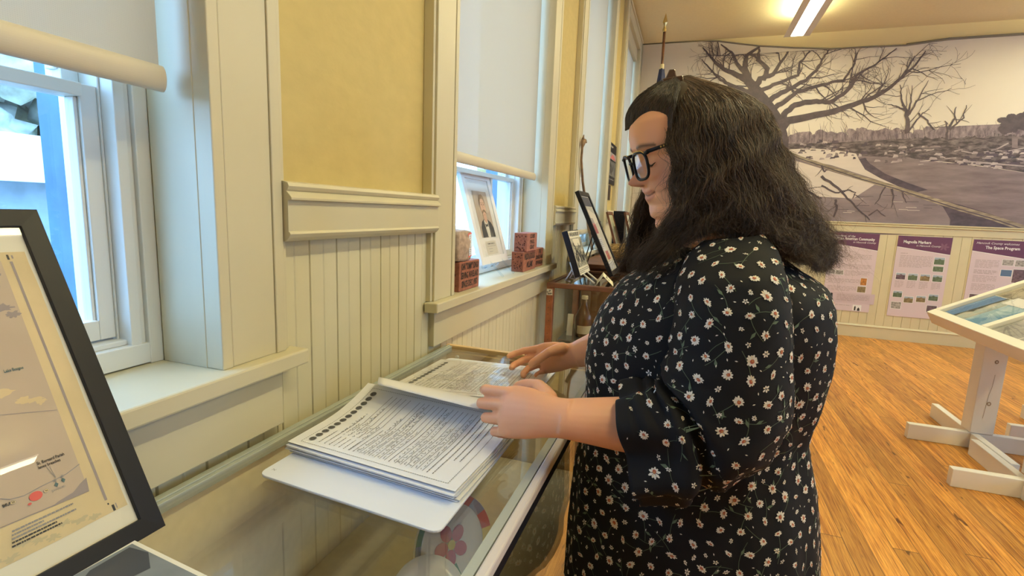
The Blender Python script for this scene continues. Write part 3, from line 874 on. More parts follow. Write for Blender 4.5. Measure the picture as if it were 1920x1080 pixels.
# page surfaces: s runs from the header edge (window side) to the foot edge, t across the page (near to far)
def near_page(s, t, lift=0.0):
    """top sheet of the near stack, curling up toward the rings"""
    A = Vector((-.588, .618, 0)); B = Vector((-.273, .590, 0)); Cc = Vector((-.262, .842, 0)); D = Vector((-.590, .842, 0))
    p = A.lerp(B, s).lerp(D.lerp(Cc, s), t)
    z = CZ + .0235 + .028 * max(0.0, t - .35) ** 2 / .42 * (1.0 - .55 * s)
    p.z = z + lift
    return p
def far_page(s, t, lift=0.0):
    A = Vector((-.585, .905, 0)); B = Vector((-.287, .952, 0)); Cc = Vector((-.302, 1.197, 0)); D = Vector((-.582, 1.152, 0))
    p = A.lerp(B, s).lerp(D.lerp(Cc, s), t)
    p.z = CZ + .0185 + .004 * (1 - t) ** 2 + lift
    return p
def sheet(fn, n=14, lift=0.0, mi=0, mb=None, th=.0008):
    vs = []; fs = []
    for i in range(n + 1):
        for j in range(n + 1): vs.append(fn(i / n, j / n, lift))
    for i in range(n):
        for j in range(n):
            a = i * (n + 1) + j; fs.append((a, a + 1, a + n + 2, a + n + 1))
    fs = [f[::-1] for f in fs]
    mb.add(vs, fs, mi)
def stack(name, fn, nlay, z0, seed):
    r = random.Random(seed); mb = MB()
    top = fn
    for k in range(nlay):
        f = k / nlay
        dx, dy, rt = (r.random() - .5) * .010, (r.random() - .5) * .010, (r.random() - .5) * .02
        def g(s, t, lift, f=f, dx=dx, dy=dy, rt=rt):
            p = fn(s, t); q = fn(.5, .5)
            h = p.z - CZ - .006
            v = p - q; v = Vector((v.x - rt * v.y, v.y + rt * v.x, 0))
            return Vector((q.x + v.x + dx, q.y + v.y + dy, CZ + .006 + h * f + lift))
        n = 10
        vs0 = [g(i / n, j / n, 0) for i in range(n + 1) for j in range(n + 1)]
        vs1 = [g(i / n, j / n, .0014) for i in range(n + 1) for j in range(n + 1)]
        fs = []
        for i in range(n):
            for j in range(n):
                a = i * (n + 1) + j; q4 = (a, a + 1, a + n + 2, a + n + 1)
                fs.append(q4); fs.append(tuple(x + 121 for x in q4[::-1]))
        rim = [i * 11 for i in range(11)] + [110 + j for j in range(1, 11)] + [i * 11 + 10 for i in range(9, -1, -1)] + [j for j in range(9, 0, -1)]
        for i in range(len(rim)):
            a, b = rim[i], rim[(i + 1) % len(rim)]; fs.append((a, b, b + 121, a + 121))
        mb.add(vs0 + vs1, fs, 0)
    return mb
def page_print(mb, fn, mi, seed, long=.30, wide=.22):
    r = random.Random(seed)
    def rib(pts, w, k=.0006, m=mi):
        # pts in (s, t); ribbon laid on the page
        n = len(pts); L = []; R = []
        for i, (s, t) in enumerate(pts):
            s0, t0 = pts[max(i - 1, 0)]; s1, t1 = pts[min(i + 1, n - 1)]
            ds, dt = (s1 - s0) * long, (t1 - t0) * wide; l = math.hypot(ds, dt) or 1
            ns, nt_ = -dt / l * w / 2 / long, ds / l * w / 2 / wide
            L.append(fn(s + ns, t + nt_, k)); R.append(fn(s - ns, t - nt_, k))
        mb.add(L + R, [(i, i + 1, n + i + 1, n + i)[::-1] for i in range(n - 1)], m)
    def dash(p, q, n, w):
        for i in range(n):
            a = i / n; b = (i + .55) / n
            rib([(p[0] + (q[0] - p[0]) * c, p[1] + (q[1] - p[1]) * c) for c in (a, b)], w)
    bx = [(.06, .05), (.94, .05), (.94, .95), (.06, .95)]
    for k in range(4): dash(bx[k], bx[(k + 1) % 4], 70 if k % 2 == 0 else 46, .0010)
    for k in range(12):       # row of round ornaments across the head of the page
        t = .12 + .76 * k / 11; s = .095
        ring = [(s + .019 * math.cos(q), t + .029 * math.sin(q)) for q in [2 * math.pi * i / 14 for i in range(15)]]
        vs = [fn(a, b, .0007) for a, b in ring[:-1]]
        mb.add(vs, [tuple(range(14))], 2)
        rib([(s + .013 * math.cos(q + k), t + .019 * math.sin(q + k)) for q in (0, 2.1, 4.2, 6.3)], .0012, .0010)
    def words(s, t0, t1, w, dens=.8):
        t = t0
        while t < t1:
            l = .006 + .016 * r.random()
            rib([(s, t), (s, min(t1, t + l))], w * .85); t += l + .007
    def hand(s, t0, t1):
        t = t0; cur = []
        while t < t1:
            cur.append((s - .012 * r.random() * (2.0 if r.random() < .18 else 1), t)); t += .0035 + .0045 * r.random()
            if r.random() < .13 and len(cur) > 2: rib(cur, .0008, .0008); cur = []; t += .014
        if len(cur) > 1: rib(cur, .0008, .0008)
    s = .15
    words(s, .10, .30, .0016); s += .035
    words(s, .10, .55, .0014); hand(s + .002, .30, .62)
    for k in range(24):
        s += .031
        if s > .90: break
        if k in (5, 12, 19, 20): words(s, .10, .10 + (.35 if k == 5 else .80), .0016)
        elif k in (21, 22): words(s, .30, .85, .0016)
        else:
            rib([(s + .006, .10 + .25 * (k < 4)), (s + .006, .5), (s + .006, .90)], .0007)
            if k < 5: words(s, .10, .24, .0013); hand(s, .27, .45 + .4 * r.random())
            elif k < 20: hand(s, .11, .45 + .44 * r.random())
mb = stack('near', near_page, 7, 0, 5); sheet(near_page, lift=.0, mb=mb); ps = mb.build('near_page_stack', ['paper'], bd)
mb = MB(); page_print(mb, near_page, 0, 4, .315, .235); mb.build('handwriting', ['ink', 'greyink', mat('ornament_grey', (.13, .13, .14), .6)], ps)
mb = stack('far', far_page, 6, 0, 6); sheet(far_page, lift=.0, mb=mb); ps2 = mb.build('far_page_stack', ['sleeve'], bd)
mb = MB(); page_print(mb, far_page, 0, 9, .30, .245); mb.build('handwriting', ['ink', 'greyink', 'ornament_grey' if False else bpy.data.materials['ornament_grey']], ps2)
# clear sleeve on the far stack, slightly wavy so that the windows glint in it
mb = MB()
def wavy(s, t, lift=0):
    p = far_page(s, t); p.z += .0022 + .0022 * mnoise.noise(Vector((s * 5, t * 4, 3.1))) + .0012 * mnoise.noise(Vector((s * 13, t * 11, 1.1)))
    return p
sheet(wavy, 40, mb=mb); mb.build('clear_sleeve', 'clearglass', ps2, smooth=True)
# the sheet being turned
def turning(s, t, lift=0):
    # t 0 at the rings, 1 at the free edge held by the hand; arcs up and over the near stack
    A = Vector((-.600, .905, CZ + .018)); B = Vector((-.275, .925, CZ + .018))
    E1 = onz(708, 742, CZ + .053); E2 = onz(896, 782, CZ + .056)
    top = .052 * math.sin(math.pi * min(1, t * .62 + .18)) 
    p = A.lerp(B, s).lerp(E1.lerp(E2, s), t); p.z += top * (1 - .35 * s) * (t * (2 - t)) * .75
    return p
mb = MB(); n = 16
vs = [turning(i / n, j / n) for i in range(n + 1) for j in range(n + 1)]; fs = [(i * 17 + j, i * 17 + j + 1, i * 17 + j + 18, i * 17 + j + 17) for i in range(n) for j in range(n)]
mb.add(vs, fs, 0)
tp = mb.build('turning_page', 'sleeve', bd, smooth=True); sm = tp.modifiers.new('solid', 'SOLIDIFY'); sm.thickness = .0008
# ================================================================== WINDOW STOOL: bricks and portrait
M['brick'] = mat('engraved_red_brick', (0.30, 0.105, 0.068), 0.85, bump=.4, scale=70, var=.25)
M['brickpink'] = mat('pink_red_brick', (0.36, 0.145, 0.115), 0.85, bump=.5, scale=80, var=.22)
M['engrave'] = mat('blackened_engraving', (0.03, 0.022, 0.02), 0.8)
M['pit'] = mat('dark_pit', (0.10, 0.035, 0.03), 0.9)
def brick(name, label, y0, y1, xf, dep, z0, h, lines, m='brick', rot=0.0, pits=0, seed=1):
    t = thing(name, label, 'brick', (xf - dep / 2, (y0 + y1) / 2, z0), 'commemorative bricks on the window stool')
    mb = MB(); mb.box((xf - dep, y0, z0), (xf, y1, z0 + h)); mb.build('block', m, t, bevel=.003)
    mb = MB(); pl = Plane(mb, (xf, y0, z0 + h), (0, 1, 0), (0, 0, -1), .0006)
    n = len(lines); lh = h / (n + .35)
    for k, (s, w) in enumerate(lines):
        pl.text(s, (y1 - y0) / 2, lh * (k + .92), lh * 1.02, 0, 1, width=(y1 - y0) * w, bold=.03, align='C')
    mb.build('engraving', 'engrave', t)
    if pits:
        r = random.Random(seed); mb = MB(); pl = Plane(mb, (xf - dep, y0, z0 + h), (1, 0, 0), (0, 0, -1), .0005)
        for k in range(pits):
            q = .0012 + .0022 * r.random()
            pl.disc(dep * (.12 + .76 * r.random()), h * (.1 + .8 * r.random()), q, q * 1.2, 0, 1, 8)
        mb.build('pitting', 'pit', t)
    return t
brick('brick', 'engraved red brick at the left end of the window stool, under the rough block', 1.425, 1.585, -.662, .09, ZS, .094,
      [('JOHN "TOMMY" LONGO', .86), ('SERVING WAVELAND', .86), ('SINCE DEC 1987', .78)], pits=16)
brick('brick', 'pitted red brick in front at the right end of the window stool, under another brick', 2.055, 2.235, -.655, .055, ZS, .086, [('WILSON & DOUGLAS', .86), ('WILLIAMS', .5)], pits=34, seed=2)
brick('brick', 'pinkish brick standing on top of the two right bricks', 2.075, 2.225, -.648, .060, ZS + .0865, .080, [('LOUIS', .45), ('PAUL', .45), ('GRAY', .45)], 'brickpink', pits=30, seed=3)
brick('brick', 'red brick farthest right on the window stool, behind the pitted one', 2.262, 2.42, -.666, .055, ZS, .088, [('THE', .25), ('DONALD FAMILY', .8), ('OF WAVELAND', .75)], pits=8, seed=4)
t = thing('rough_block', 'rough greyish brick fragment with red-edged paper label, on the engraved brick', 'brick', (-.70, 1.47, ZS + .0945))
mb = MB(); bm = bmesh.new(); bmesh.ops.create_cube(bm, size=1.0); bmesh.ops.subdivide_edges(bm, edges=bm.edges[:], cuts=7, use_grid_fill=True)
for v in bm.verts:
    p = v.co.copy(); q = Vector((p.x * .10, p.y * .105, p.z * .098)); rr_ = max(abs(p.x), abs(p.y), abs(p.z))
    sph = p.normalized() * .5
    q2 = Vector((sph.x * .125, sph.y * .13, sph.z * .12))
    q = q.lerp(q2, .28) + Vector((1, 1, 1)) * .0
    q += q.normalized() * mnoise.noise(q * 45) * .004
    v.co = q + Vector((-.712, 1.4675, ZS + .0945 + .049))
mb.add([v.co for v in bm.verts], [tuple(v.index for v in f.verts) for f in bm.faces]); bm.free()
M['rough'] = mat('rough_grey_brick', (.44, .33, .27), .9, bump=.8, scale=55, var=.35)
mb.build('stone', 'rough', t, smooth=True)
mb = MB(); pl = Plane(mb, (-.6655, 1.487, ZS + .0945 + .088), (0, 1, -.03), (.02, 0, -1), .0012)
pl.poly([(0, 0), (.028, -.004), (.030, .072), (.003, .078)], 1, 2); pl.poly([(.003, .004), (.026, 0), (.027, .068), (.006, .073)], 0, 3)
for k in range(9): pl.body(.007, .008 + k * .007, .017, 1, .004, 2, 4, t=.4)
mb.build('paper_label', ['paper', 'red', 'greyink'], t)

# portrait on an acrylic easel
tilt = math.radians(16.6)
o = Vector((-.724, 2.057, .990)); W_, H_ = .290, .374
tl, U, V, N = leaning(o, tilt, W_, H_)
pt_ = thing('framed_portrait', 'white framed portrait of a moustached man on the window stool', 'framed portrait', o)
picture_frame(pt_, tl, U, V, N, W_, H_, .030, .018, 'white')
mb = MB(); pl = Plane(mb, tl - N * .006, U, V, .0004); pl.rect(.026, .026, W_ - .026, H_ - .026, 0, 0); mb.build('mat_board', mat('white_mat', (.82, .80, .76), .8), pt_)
mb = MB(); pl = Plane(mb, tl - N * .0055, U, V, .0004)
u0, v0, u1, v1 = .075, .078, .222, .268
pl.rect(u0, v0, u1, v1, 0, 1)
Q = lambda a, b: (u0 + (u1 - u0) * a, v0 + (v1 - v0) * b)
def qp(pts, mi, k): pl.poly([Q(*p) for p in pts], mi, k)
qp([(.08, 1.0), (.10, .78), (.22, .66), (.42, .60), (.62, .60), (.86, .68), (.98, .80), (.98, 1.0)], 1, 2)           # coat
qp([(.36, .64), (.50, .58), (.64, .64), (.62, 1.0), (.44, 1.0)], 2, 3)                                               # shirt front
qp([(.40, .70), (.50, .73), (.60, .69), (.59, .78), (.51, .755), (.42, .79)], 1, 4)                                   # bow tie
qp([(.40, .50), (.62, .50), (.63, .64), (.52, .70), (.41, .64)], 3, 4)                                                # neck
face = [(.50 + .165 * math.cos(a), .335 + .205 * math.sin(a)) for a in [2 * math.pi * k / 24 for k in range(24)]]
qp(face, 3, 5)
qp([(.32, .30), (.33, .18), (.42, .08), (.56, .06), (.68, .12), (.71, .24), (.68, .36), (.655, .24), (.60, .17), (.48, .16), (.40, .19), (.355, .26)], 4, 6)  # hair
qp([(.38, .44), (.44, .405), (.50, .395), (.57, .405), (.64, .45), (.66, .50), (.60, .475), (.50, .44), (.42, .475), (.37, .50)], 4, 7)  # moustache
for c in (.43, .575):
    pl.line([Q(c - .045, .262), Q(c, .248), Q(c + .045, .262)], .0022, 4, 7); pl.disc(*Q(c, .292), .0040, .0022, 1, 7)
pl.line([Q(.505, .28), Q(.49, .36), (Q(.52, .375))], .0016, 5, 7); pl.line([Q(.47, .515), Q(.53, .515)], .0018, 5, 7)
qp([(.66, .32), (.70, .30), (.69, .40), (.655, .42)], 3, 5)
pl.rect(.092, .283, .205, .338, 2, 1)
pl.text('TOMMY LONGO, Sr.', .148, .297, .0085, 1, 2, align='C', bold=.01); pl.line([(.105, .304), (.192, .304)], .0008, 1, 2)
pl.body(.112, .314, .075, 1, .005, 6, 2); pl.body(.115, .325, .068, 1, .005, 6, 2)
mb.build('painting', [mat('portrait_ground', (.52, .42, .33), .7, var=.12, scale=25), mat('portrait_coat', (.045, .05, .06), .7), mat('portrait_shirt', (.72, .68, .58), .7), mat('portrait_skin', (.66, .40, .29), .7),
                      mat('portrait_hair', (.26, .17, .11), .7, var=.3, scale=90), mat('portrait_line', (.34, .16, .11), .7), 'greyink'], pt_)
mb = MB(); pl = Plane(mb, tl - N * .003, U, V, 0); pl.rect(.028, .028, W_ - .028, H_ - .028, 0, 0); mb.build('glazing', 'clearglass', pt_)
mb = MB(); pl = Plane(mb, tl - N * .016, U, V, 0); pl.rect(.004, .004, W_ - .004, H_ - .004, 0, 0); mb.build('backing', 'mat', pt_)
def easel(name, label, x, y, z, w, mtl, hgt=.10, lip=.035, rise=.05, tilt=.29, th=.004):
    """bent plate stand: two side arms with a lip in front, a back leg"""
    t = thing(name, label, 'easel', (x, y, z))
    mb = MB()
    for s in (-w / 2, w / 2):
        path = [(x + lip + .030, y + s, z + .002), (x + lip + .012, y + s, z + rise * .55), (x + lip * .4 + .004, y + s, z + rise + .020), (x + .004, y + s, z + rise), (x - .006, y + s, z + rise - .006),
                (x - .010 - hgt * math.tan(tilt), y + s, z + rise + hgt)]
        mb.tube(path, .0045, 8, ry=.0022)
        mb.tube([(x - .010 - hgt * .5 * math.tan(tilt), y + s, z + rise + hgt * .5), (x - .055, y + s, z + .004), (x - .030, y + s, z + .002)], .0045, 8, ry=.0022)
    mb.box((x - .008, y - w / 2, z + rise - .010), (x - .002, y + w / 2, z + rise - .002))
    mb.build('stand', mtl, t, smooth=True)
    return t
easel('acrylic_easel', 'clear acrylic easel holding the white framed portrait', -.752, 1.915, ZS, .13, 'acrylic', hgt=.08, rise=.036, lip=.052)

# ================================================================== OLD WOODEN DISPLAY CASE
M['oldwood'] = mat('old_brown_wood', (.17, .068, .033), .42, var=.4, scale=16, bump=.15, stretch=(1, 1, 1))
M['oldwoodred'] = mat('worn_red_brown_wood', (.30, .105, .045), .5, var=.35, scale=22, bump=.2)
wx0, wx1, wy0, wy1, wz = -.622, .05, 2.335, 2.985, .865
wc = thing('wooden_display_case', 'old wooden display case with glass sides, behind the person', 'display case', ((wx0 + wx1) / 2, (wy0 + wy1) / 2, 0))
def bar(n, a, b, r=.012, m='oldwood'):
    mb = MB(); mb.box(a, b); return mb.build(n, m, wc, bevel=.004)
bar('top_rail', (wx0, wy0, wz - .024), (wx1, wy0 + .026, wz)); bar('top_rail', (wx0, wy1 - .026, wz - .024), (wx1, wy1, wz))
bar('top_rail', (wx0, wy0 + .026, wz - .024), (wx0 + .026, wy1 - .026, wz)); bar('top_rail', (wx1 - .026, wy0 + .026, wz - .024), (wx1, wy1 - .026, wz))
for x, y in ((wx0, wy0), (wx1 - .034, wy0), (wx0, wy1 - .034), (wx1 - .034, wy1 - .034)):
    bar('post', (x, y, 0), (x + .034, y + .034, wz - .024), m='oldwoodred')
mb = MB(); pl = Plane(mb, (wx0 + .001, wy0 - .0005, wz - .030), (1, 0, 0), (0, 0, -1), .0006)
pl.poly([(.002, .0), (.030, .001), (.031, .030), (.001, .031)], 0, 1)
r = random.Random(5)
for k in range(9): pl.disc(.006 + .02 * r.random(), .006 + .02 * r.random(), .002 + .003 * r.random(), .002, 1, 2, 8)
mb.build('worn_corner_patch', [mat('bare_patch', (.62, .60, .52), .8), 'ink'], wc)
for k in range(7):
    mb = MB(); pl = Plane(mb, (wx0 + .001, wy0 - .0005, wz - .030), (1, 0, 0), (0, 0, -1), .0006); pl.disc(.015 + .006 * (r.random() - .5), .06 + .032 * k, .0022, .0022, 0, 1, 8); mb.build('nail_hole', 'ink', wc)
for a, b in (((wx0 + .03, wy0 + .012, .30), (wx1 - .03, wy0 + .016, wz - .024)), ((wx0 + .03, wy1 - .016, .30), (wx1 - .03, wy1 - .012, wz - .024)), ((wx1 - .016, wy0 + .03, .30), (wx1 - .012, wy1 - .03, wz - .024)),
             ((wx0 + .02, wy0 + .02, wz - .010), (wx1 - .02, wy1 - .02, wz - .005))):
    mb = MB(); mb.box(a, b); mb.build('glass_panel', 'caseglass', wc)
bar('floor_board', (wx0 + .01, wy0 + .01, .28), (wx1 - .01, wy1 - .01, .30)); bar('plinth', (wx0 + .005, wy0 + .005, 0), (wx1 - .005, wy1 - .005, .28))
mb = MB(); mb.box((wx0 + .03, wy0 + .16, .545), (wx1 - .03, wy1 - .04, .553)); mb.build('shelf', mat('smoked_glass_shelf', (.08, .085, .08), .15), wc)
# bottle and papers inside
M['amber'] = mat('amber_bottle_glass', (.10, .035, .012), .08, coat=.6)
bt = thing('bottle', 'tall dark amber bottle with a pale cap inside the wooden case', 'bottle', (-.485, 2.62, .5545))
B_ = (-.485, 2.62, .5545)
mb = MB(); mb.lathe(B_, [(.040, 0), (.047, .004), (.048, .09), (.046, .105), (.036, .125), (.020, .160), (.0155, .175), (.015, .200)], 24); mb.build('body', 'amber', bt, smooth=True)
mb = MB(); mb.lathe((B_[0], B_[1], B_[2] + .198), [(.016, 0), (.0175, .001), (.0175, .016), (.015, .019)], 18); mb.build('cap', mat('pale_cap', (.68, .62, .46), .5), bt, smooth=False)
mb = MB()
vs = []
for k in range(11):
    a = -2.1 + 1.75 * k / 10
    for z in (.018, .062): vs.append((B_[0] + .0485 * math.cos(a), B_[1] + .0485 * math.sin(a), B_[2] + z))
mb.add(vs, [(2 * k, 2 * k + 2, 2 * k + 3, 2 * k + 1) for k in range(10)]); mb.build('label', mat('old_label', (.66, .56, .36), .8), bt)
sl = thing('paper_sheet', 'narrow pale card standing beside the amber bottle in the wooden case', 'card', (-.56, 2.60, .553))
mb = MB(); mb.obox((-.568, 2.59, .553), (.030, .004, 0), (0, .002, 0), (0, .015, .115)); mb.build('card', 'mat', sl)
# things on top of the wooden case
tilt = math.radians(20.0)
o = Vector((-.462, 2.60, .905)); W_, H_ = .250, .226
tl, U, V, N = leaning(o, tilt, W_, H_)
bk = thing('book', 'black-edged book with a fire department photograph cover on a white easel', 'book', o)
mb = MB(); mb.obox(tl - N * .028, U * W_, V * H_, N * .028); mb.build('cover', 'black', bk, bevel=.0015)
mb = MB(); pl = Plane(mb, tl, U, V, .0005)
pl.rect(.004, .004, W_ - .004, H_ - .004, 0, 1)
pl.text('WAVELAND FIRE DEPT', W_ / 2, .030, .026, 1, 2, width=W_ * .86, bold=.02, align='C')
pl.rect(.008, .040, W_ - .008, .185, 2, 2); pl.rect(.05, .045, .19, .08, 0, 3)
r = random.Random(11)
for k in range(70):
    u, v = .012 + .225 * r.random(), .065 + .115 * r.random(); pl.disc(u, v, .003 + .008 * r.random(), .003 + .012 * r.random(), [1, 3, 1, 0][k % 4], 4, 9)
for k in range(16):
    u, v = .03 + .19 * k / 15, .085 + .05 * r.random(); pl.poly([(u, v), (u + .006, v), (u + .008, v + .03), (u - .002, v + .03)], 1, 5); pl.disc(u + .003, v - .003, .003, .004, 0, 5, 8)
pl.body(.012, .195, .22, 3, .008, 1, 2)
mb.build('cover_print', [mat('cover_cream', (.70, .64, .50), .6), 'ink', mat('photo_sepia', (.34, .32, .25), .6, var=.5, scale=60), mat('photo_mid', (.16, .15, .12), .6)], bk)
easel('white_easel', 'white plate easel under the fire department book', -.496, 2.475, wz, .10, 'white', hgt=.07, rise=.026, lip=.060, tilt=.35)
tilt = math.radians(25.8)
o = Vector((-.351, 2.95, .882)); W_, H_ = .284, .486
tl, U, V, N = leaning(o, tilt, W_, H_)
fr = thing('tall_frame', 'tall black picture frame leaning back on a wire easel on the wooden case', 'picture frame', o)
picture_frame(fr, tl, U, V, N, W_, H_, .024, .022, 'black')
mb = MB(); pl = Plane(mb, tl - N * .008, U, V, .0004)
pl.rect(.02, .02, W_ - .02, H_ - .02, 0, 0); pl.rect(.03, .03, W_ - .03, .085, 4, 1)
pl.rect(.045, .155, .13, .185, 3, 1); pl.rect(.045, .185, .14, .245, 1, 1); pl.rect(.05, .27, .15, .345, 2, 1); pl.rect(.10, .35, .19, .40, 1, 1); pl.rect(.06, .41, .22, .455, 2, 1)
pl.body(.055, .28, .085, 6, .010, 5, 2)
mb.build('collage', ['mat', mat('dusty_red', (.52, .10, .12), .7), 'paper', mat('slate_blue', (.25, .25, .30), .7), mat('dark_header', (.14, .13, .14), .7), 'greyink'], fr)
mb = MB(); pl = Plane(mb, tl - N * .004, U, V, 0); pl.rect(.022, .022, W_ - .022, H_ - .022, 0, 0); mb.build('glazing', 'clearglass', fr)
mb = MB(); pl = Plane(mb, tl - N * .018, U, V, 0); pl.rect(.005, .005, W_ - .005, H_ - .005, 0, 0); mb.build('backing', 'black', fr)
we = thing('wire_easel', 'black wire easel propping the tall black frame', 'easel', (-.37, 2.81, wz))
mb = MB()
for y in (2.75, 2.87):
    mb.tube([(-.325, y, wz + .022), (-.330, y, wz + .006), (-.345, y, wz + .004), (-.380, y, wz + .010), (-.392 - .22 * math.tan(tilt), y, wz + .235)], .003, 6)
    mb.tube([(-.392 - .20 * math.tan(tilt), y, wz + .215), (-.545, y, wz + .003)], .003, 6)
mb.tube([(-.545, 2.75, wz + .004), (-.545, 2.87, wz + .004)], .003, 6)
mb.build('wire', 'blackwire', we)
tg = thing('label_tent', 'small folded cream label card on the wooden case in front of the tall frame', 'label card', (-.36, 2.46, wz))
mb = MB(); a = Vector((-.310, 2.385, wz + .001)); b = Vector((-.335, 2.545, wz + .001)); top = Vector((-.050, 0, .045))
mb.obox(a, b - a, top, (-.001, 0, -.001)); mb.obox(a + top, b - a, Vector((-.030, 0, -.045)), (-.001, 0, .0)); mb.build('card', mat('cream_card', (.80, .72, .48), .7), tg)
mb = MB(); pl = Plane(mb, a + top, b - a, -top, .0006)
pl.body(.03, .020, .10, 2, .014, 0, 2, t=.45); mb.build('print', 'ink', tg)
br = thing('brochure', 'red and white brochure lying on the wooden case beside the label card', 'brochure', (-.22, 2.5, wz))
mb = MB(); mb.obox((-.27, 2.40, wz), (.16, -.01, 0), (.01, .20, 0), (0, 0, .012)); mb.build('pages', 'paper', br)
mb = MB(); mb.obox((-.268, 2.43, wz + .0125), (.15, -.01, 0), (.01, .165, 0), (0, 0, .003)); mb.build('cover', mat('coral_red', (.66, .17, .12), .5), br)

# second, taller cabinet behind it
c2 = thing('wooden_cabinet', 'dark wooden cabinet against the wall beyond the glass sided case', 'cabinet', (-.25, 3.6, 0))
mb = MB(); mb.box((-.610, 3.02, 0), (.03, 4.25, .875)); mb.build('body', 'oldwood', c2, bevel=.004)
mb = MB(); mb.box((-.625, 3.005, .875), (.045, 4.27, .902)); mb.build('top', 'oldwood', c2, bevel=.004)
mb = MB(); pl = Plane(mb, (-.610, 3.02, .875), (1, 0, 0), (0, 0, -1), .006)
for k in range(2):
    u = .03 + k * .30; mb.obox(pl.p(u, .05, 0) + Vector((0, -.012, 0)), (.27, 0, 0), (0, .012, 0), (0, 0, -.68))
mb.build('door', 'oldwoodred', c2, bevel=.004)
# straw bundle, black box, two dark frames on the cabinet
M['straw'] = mat('dry_straw', (.52, .36, .15), .85, var=.3, scale=60)
st = thing('straw_bundle', 'bundle of golden dried straw lying on the dark wooden cabinet', 'straw bundle', (-.33, 3.35, .902))
mb = MB(); r = random.Random(21)
for k in range(420):
    a = r.random() * 6.28; rad = .055 * math.sqrt(r.random()); z = .902 + .06 + rad * math.sin(a) * .95
    x = -.47 + r.random() * .06; y = 3.32 + rad * math.cos(a) * 1.6
    l = .16 + .12 * r.random()
    p0 = Vector((x, y, z)); p1 = p0 + Vector((l * .5, (r.random() - .5) * .06, (r.random() - .5) * .03)); p2 = p0 + Vector((l, (r.random() - .5) * .16, (r.random() - .4) * .06))
    p2.z = max(p2.z, .905); p1.z = max(p1.z, .905)
    mb.tube([p0, p1, p2], .0016, 4)
mb.build('stalks', 'straw', st)
def small_frame(label, o, W_, H_, tilt, seed, fm='oldwood', cat='picture frame', name='small_frame'):
    tl, U, V, N = leaning(o, math.radians(tilt), W_, H_)
    t = thing(name, label, cat, o, None)
    picture_frame(t, tl, U, V, N, W_, H_, .022, .015, fm)
    mb = MB(); pl = Plane(mb, tl - N * .005, U, V, .0004); pl.rect(.02, .02, W_ - .02, H_ - .02, 0, 0)
    r = random.Random(seed)
    for k in range(6): pl.disc(.05 + (W_ - .1) * r.random(), .05 + (H_ - .1) * r.random(), .015 + .02 * r.random(), .02, 1, 1 + k * .2, 10)
    mb.build('picture', [mat('faded_print', (.58, .56, .44), .7, var=.2, scale=20), mat('faded_green', (.42, .46, .34), .7)], t)
    mb = MB(); pl = Plane(mb, tl - N * .013, U, V, 0); pl.rect(.005, .005, W_ - .005, H_ - .005, 0, 0); mb.build('backing', 'black', t)
small_frame('small dark framed picture standing behind the straw bundle, nearer of the two', (-.47, 3.98, .935), .25, .30, 18, 1)
small_frame('small dark framed picture behind the straw bundle, partly hidden by hair', (-.36, 4.02, .935), .22, .30, 16, 2)
bx = thing('black_box', 'upright black box beside the vase at the end of the wooden cabinet', 'box', (-.52, 4.1, .902))
mb = MB(); mb.box((-.565, 4.05, .902), (-.475, 4.20, 1.23)); mb.build('carton', 'black', bx, bevel=.004)
for y, lb in ((3.96, 'a'), (4.02, 'b')):
    pass
vz = thing('vase', 'grey-brown footed urn on the third window stool behind the tall frame', 'vase', (-.660, 3.86, ZS))
mb = MB(); mb.lathe((-.660, 3.86, ZS), [(.036, 0), (.038, .006), (.018, .024), (.016, .034), (.040, .062), (.054, .105), (.052, .145), (.034, .178), (.026, .19), (.032, .205), (.030, .208)], 28); mb.build('urn', mat('weathered_metal', (.36, .32, .24), .5, .3, var=.3, scale=20), vz, smooth=True)
dw = thing('driftwood_stick', 'thin knotty driftwood stick leaning beside the third window', 'stick', (-.63, 3.1, .94))
mb = MB(); p = [onx(1112, 480, -.655), onx(1104, 430, -.652), onx(1098, 380, -.648), onx(1092.5, 340, -.645), onx(1090, 300, -.642), onx(1092, 275, -.640), onx(1093, 262, -.640)]
mb.tube(p, [.011, .011, .010, .008, .007, .007, .010], 8); mb.tube([p[5], p[6] + Vector((.004, .04, .0)), p[6] + Vector((.004, .09, -.004))], [.008, .012, .004], 8); mb.tube([p[6], p[6] + Vector((0, .02, .03))], [.009, .003], 7)
mb.build('stick', mat('driftwood', (.26, .16, .09), .8, var=.3, scale=40), dw, smooth=True)
# poster and plaque on the pier between the last windows
ps_ = thing('wall_poster', 'black poster with a reddish picture on the pier by the far window', 'poster', (XW, 4.55, 1.63))
mb = MB(); a, b = 4.335, 4.80; z1, z0 = 1.806, 1.466
mb.box((XW, a, z0), (XW + .014, b, z1)); mb.build('board', 'black', ps_)
mb = MB(); pl = Plane(mb, (XW + .0145, a, z1), (0, 1, 0), (0, 0, -1), .0006); w = b - a; h = z1 - z0
pl.text('REMEMBERING', w / 2, .042, .036, 0, 1, width=w * .8, align='C') if False else pl.body(.05, .025, w - .1, 1, .03, 0, 1, t=.5)
pl.rect(.05, .08, w - .05, .135, 1, 1); pl.poly([(.08, .13), (.2, .09), (.3, .10), (.40, .13)], 2, 2); pl.rect(.05, .15, w - .05, .275, 3, 1)
r = random.Random(31)
for k in range(16): pl.disc(.07 + .33 * r.random(), .18 + .07 * r.random(), .012, .022, 4, 2, 8)
pl.body(.05, .30, w - .1, 1, .014, 0, 1, t=.4)
mb.build('print', ['greyink', mat('poster_sky', (.28, .26, .28), .6), mat('poster_red', (.48, .13, .14), .6), mat('poster_grey', (.12, .12, .13), .6), mat('poster_fig', (.045, .045, .05), .6)], ps_)
pq = thing('wall_plaque', 'small dark plaque on the wall under the black poster', 'plaque', (XW, 4.47, 1.4))
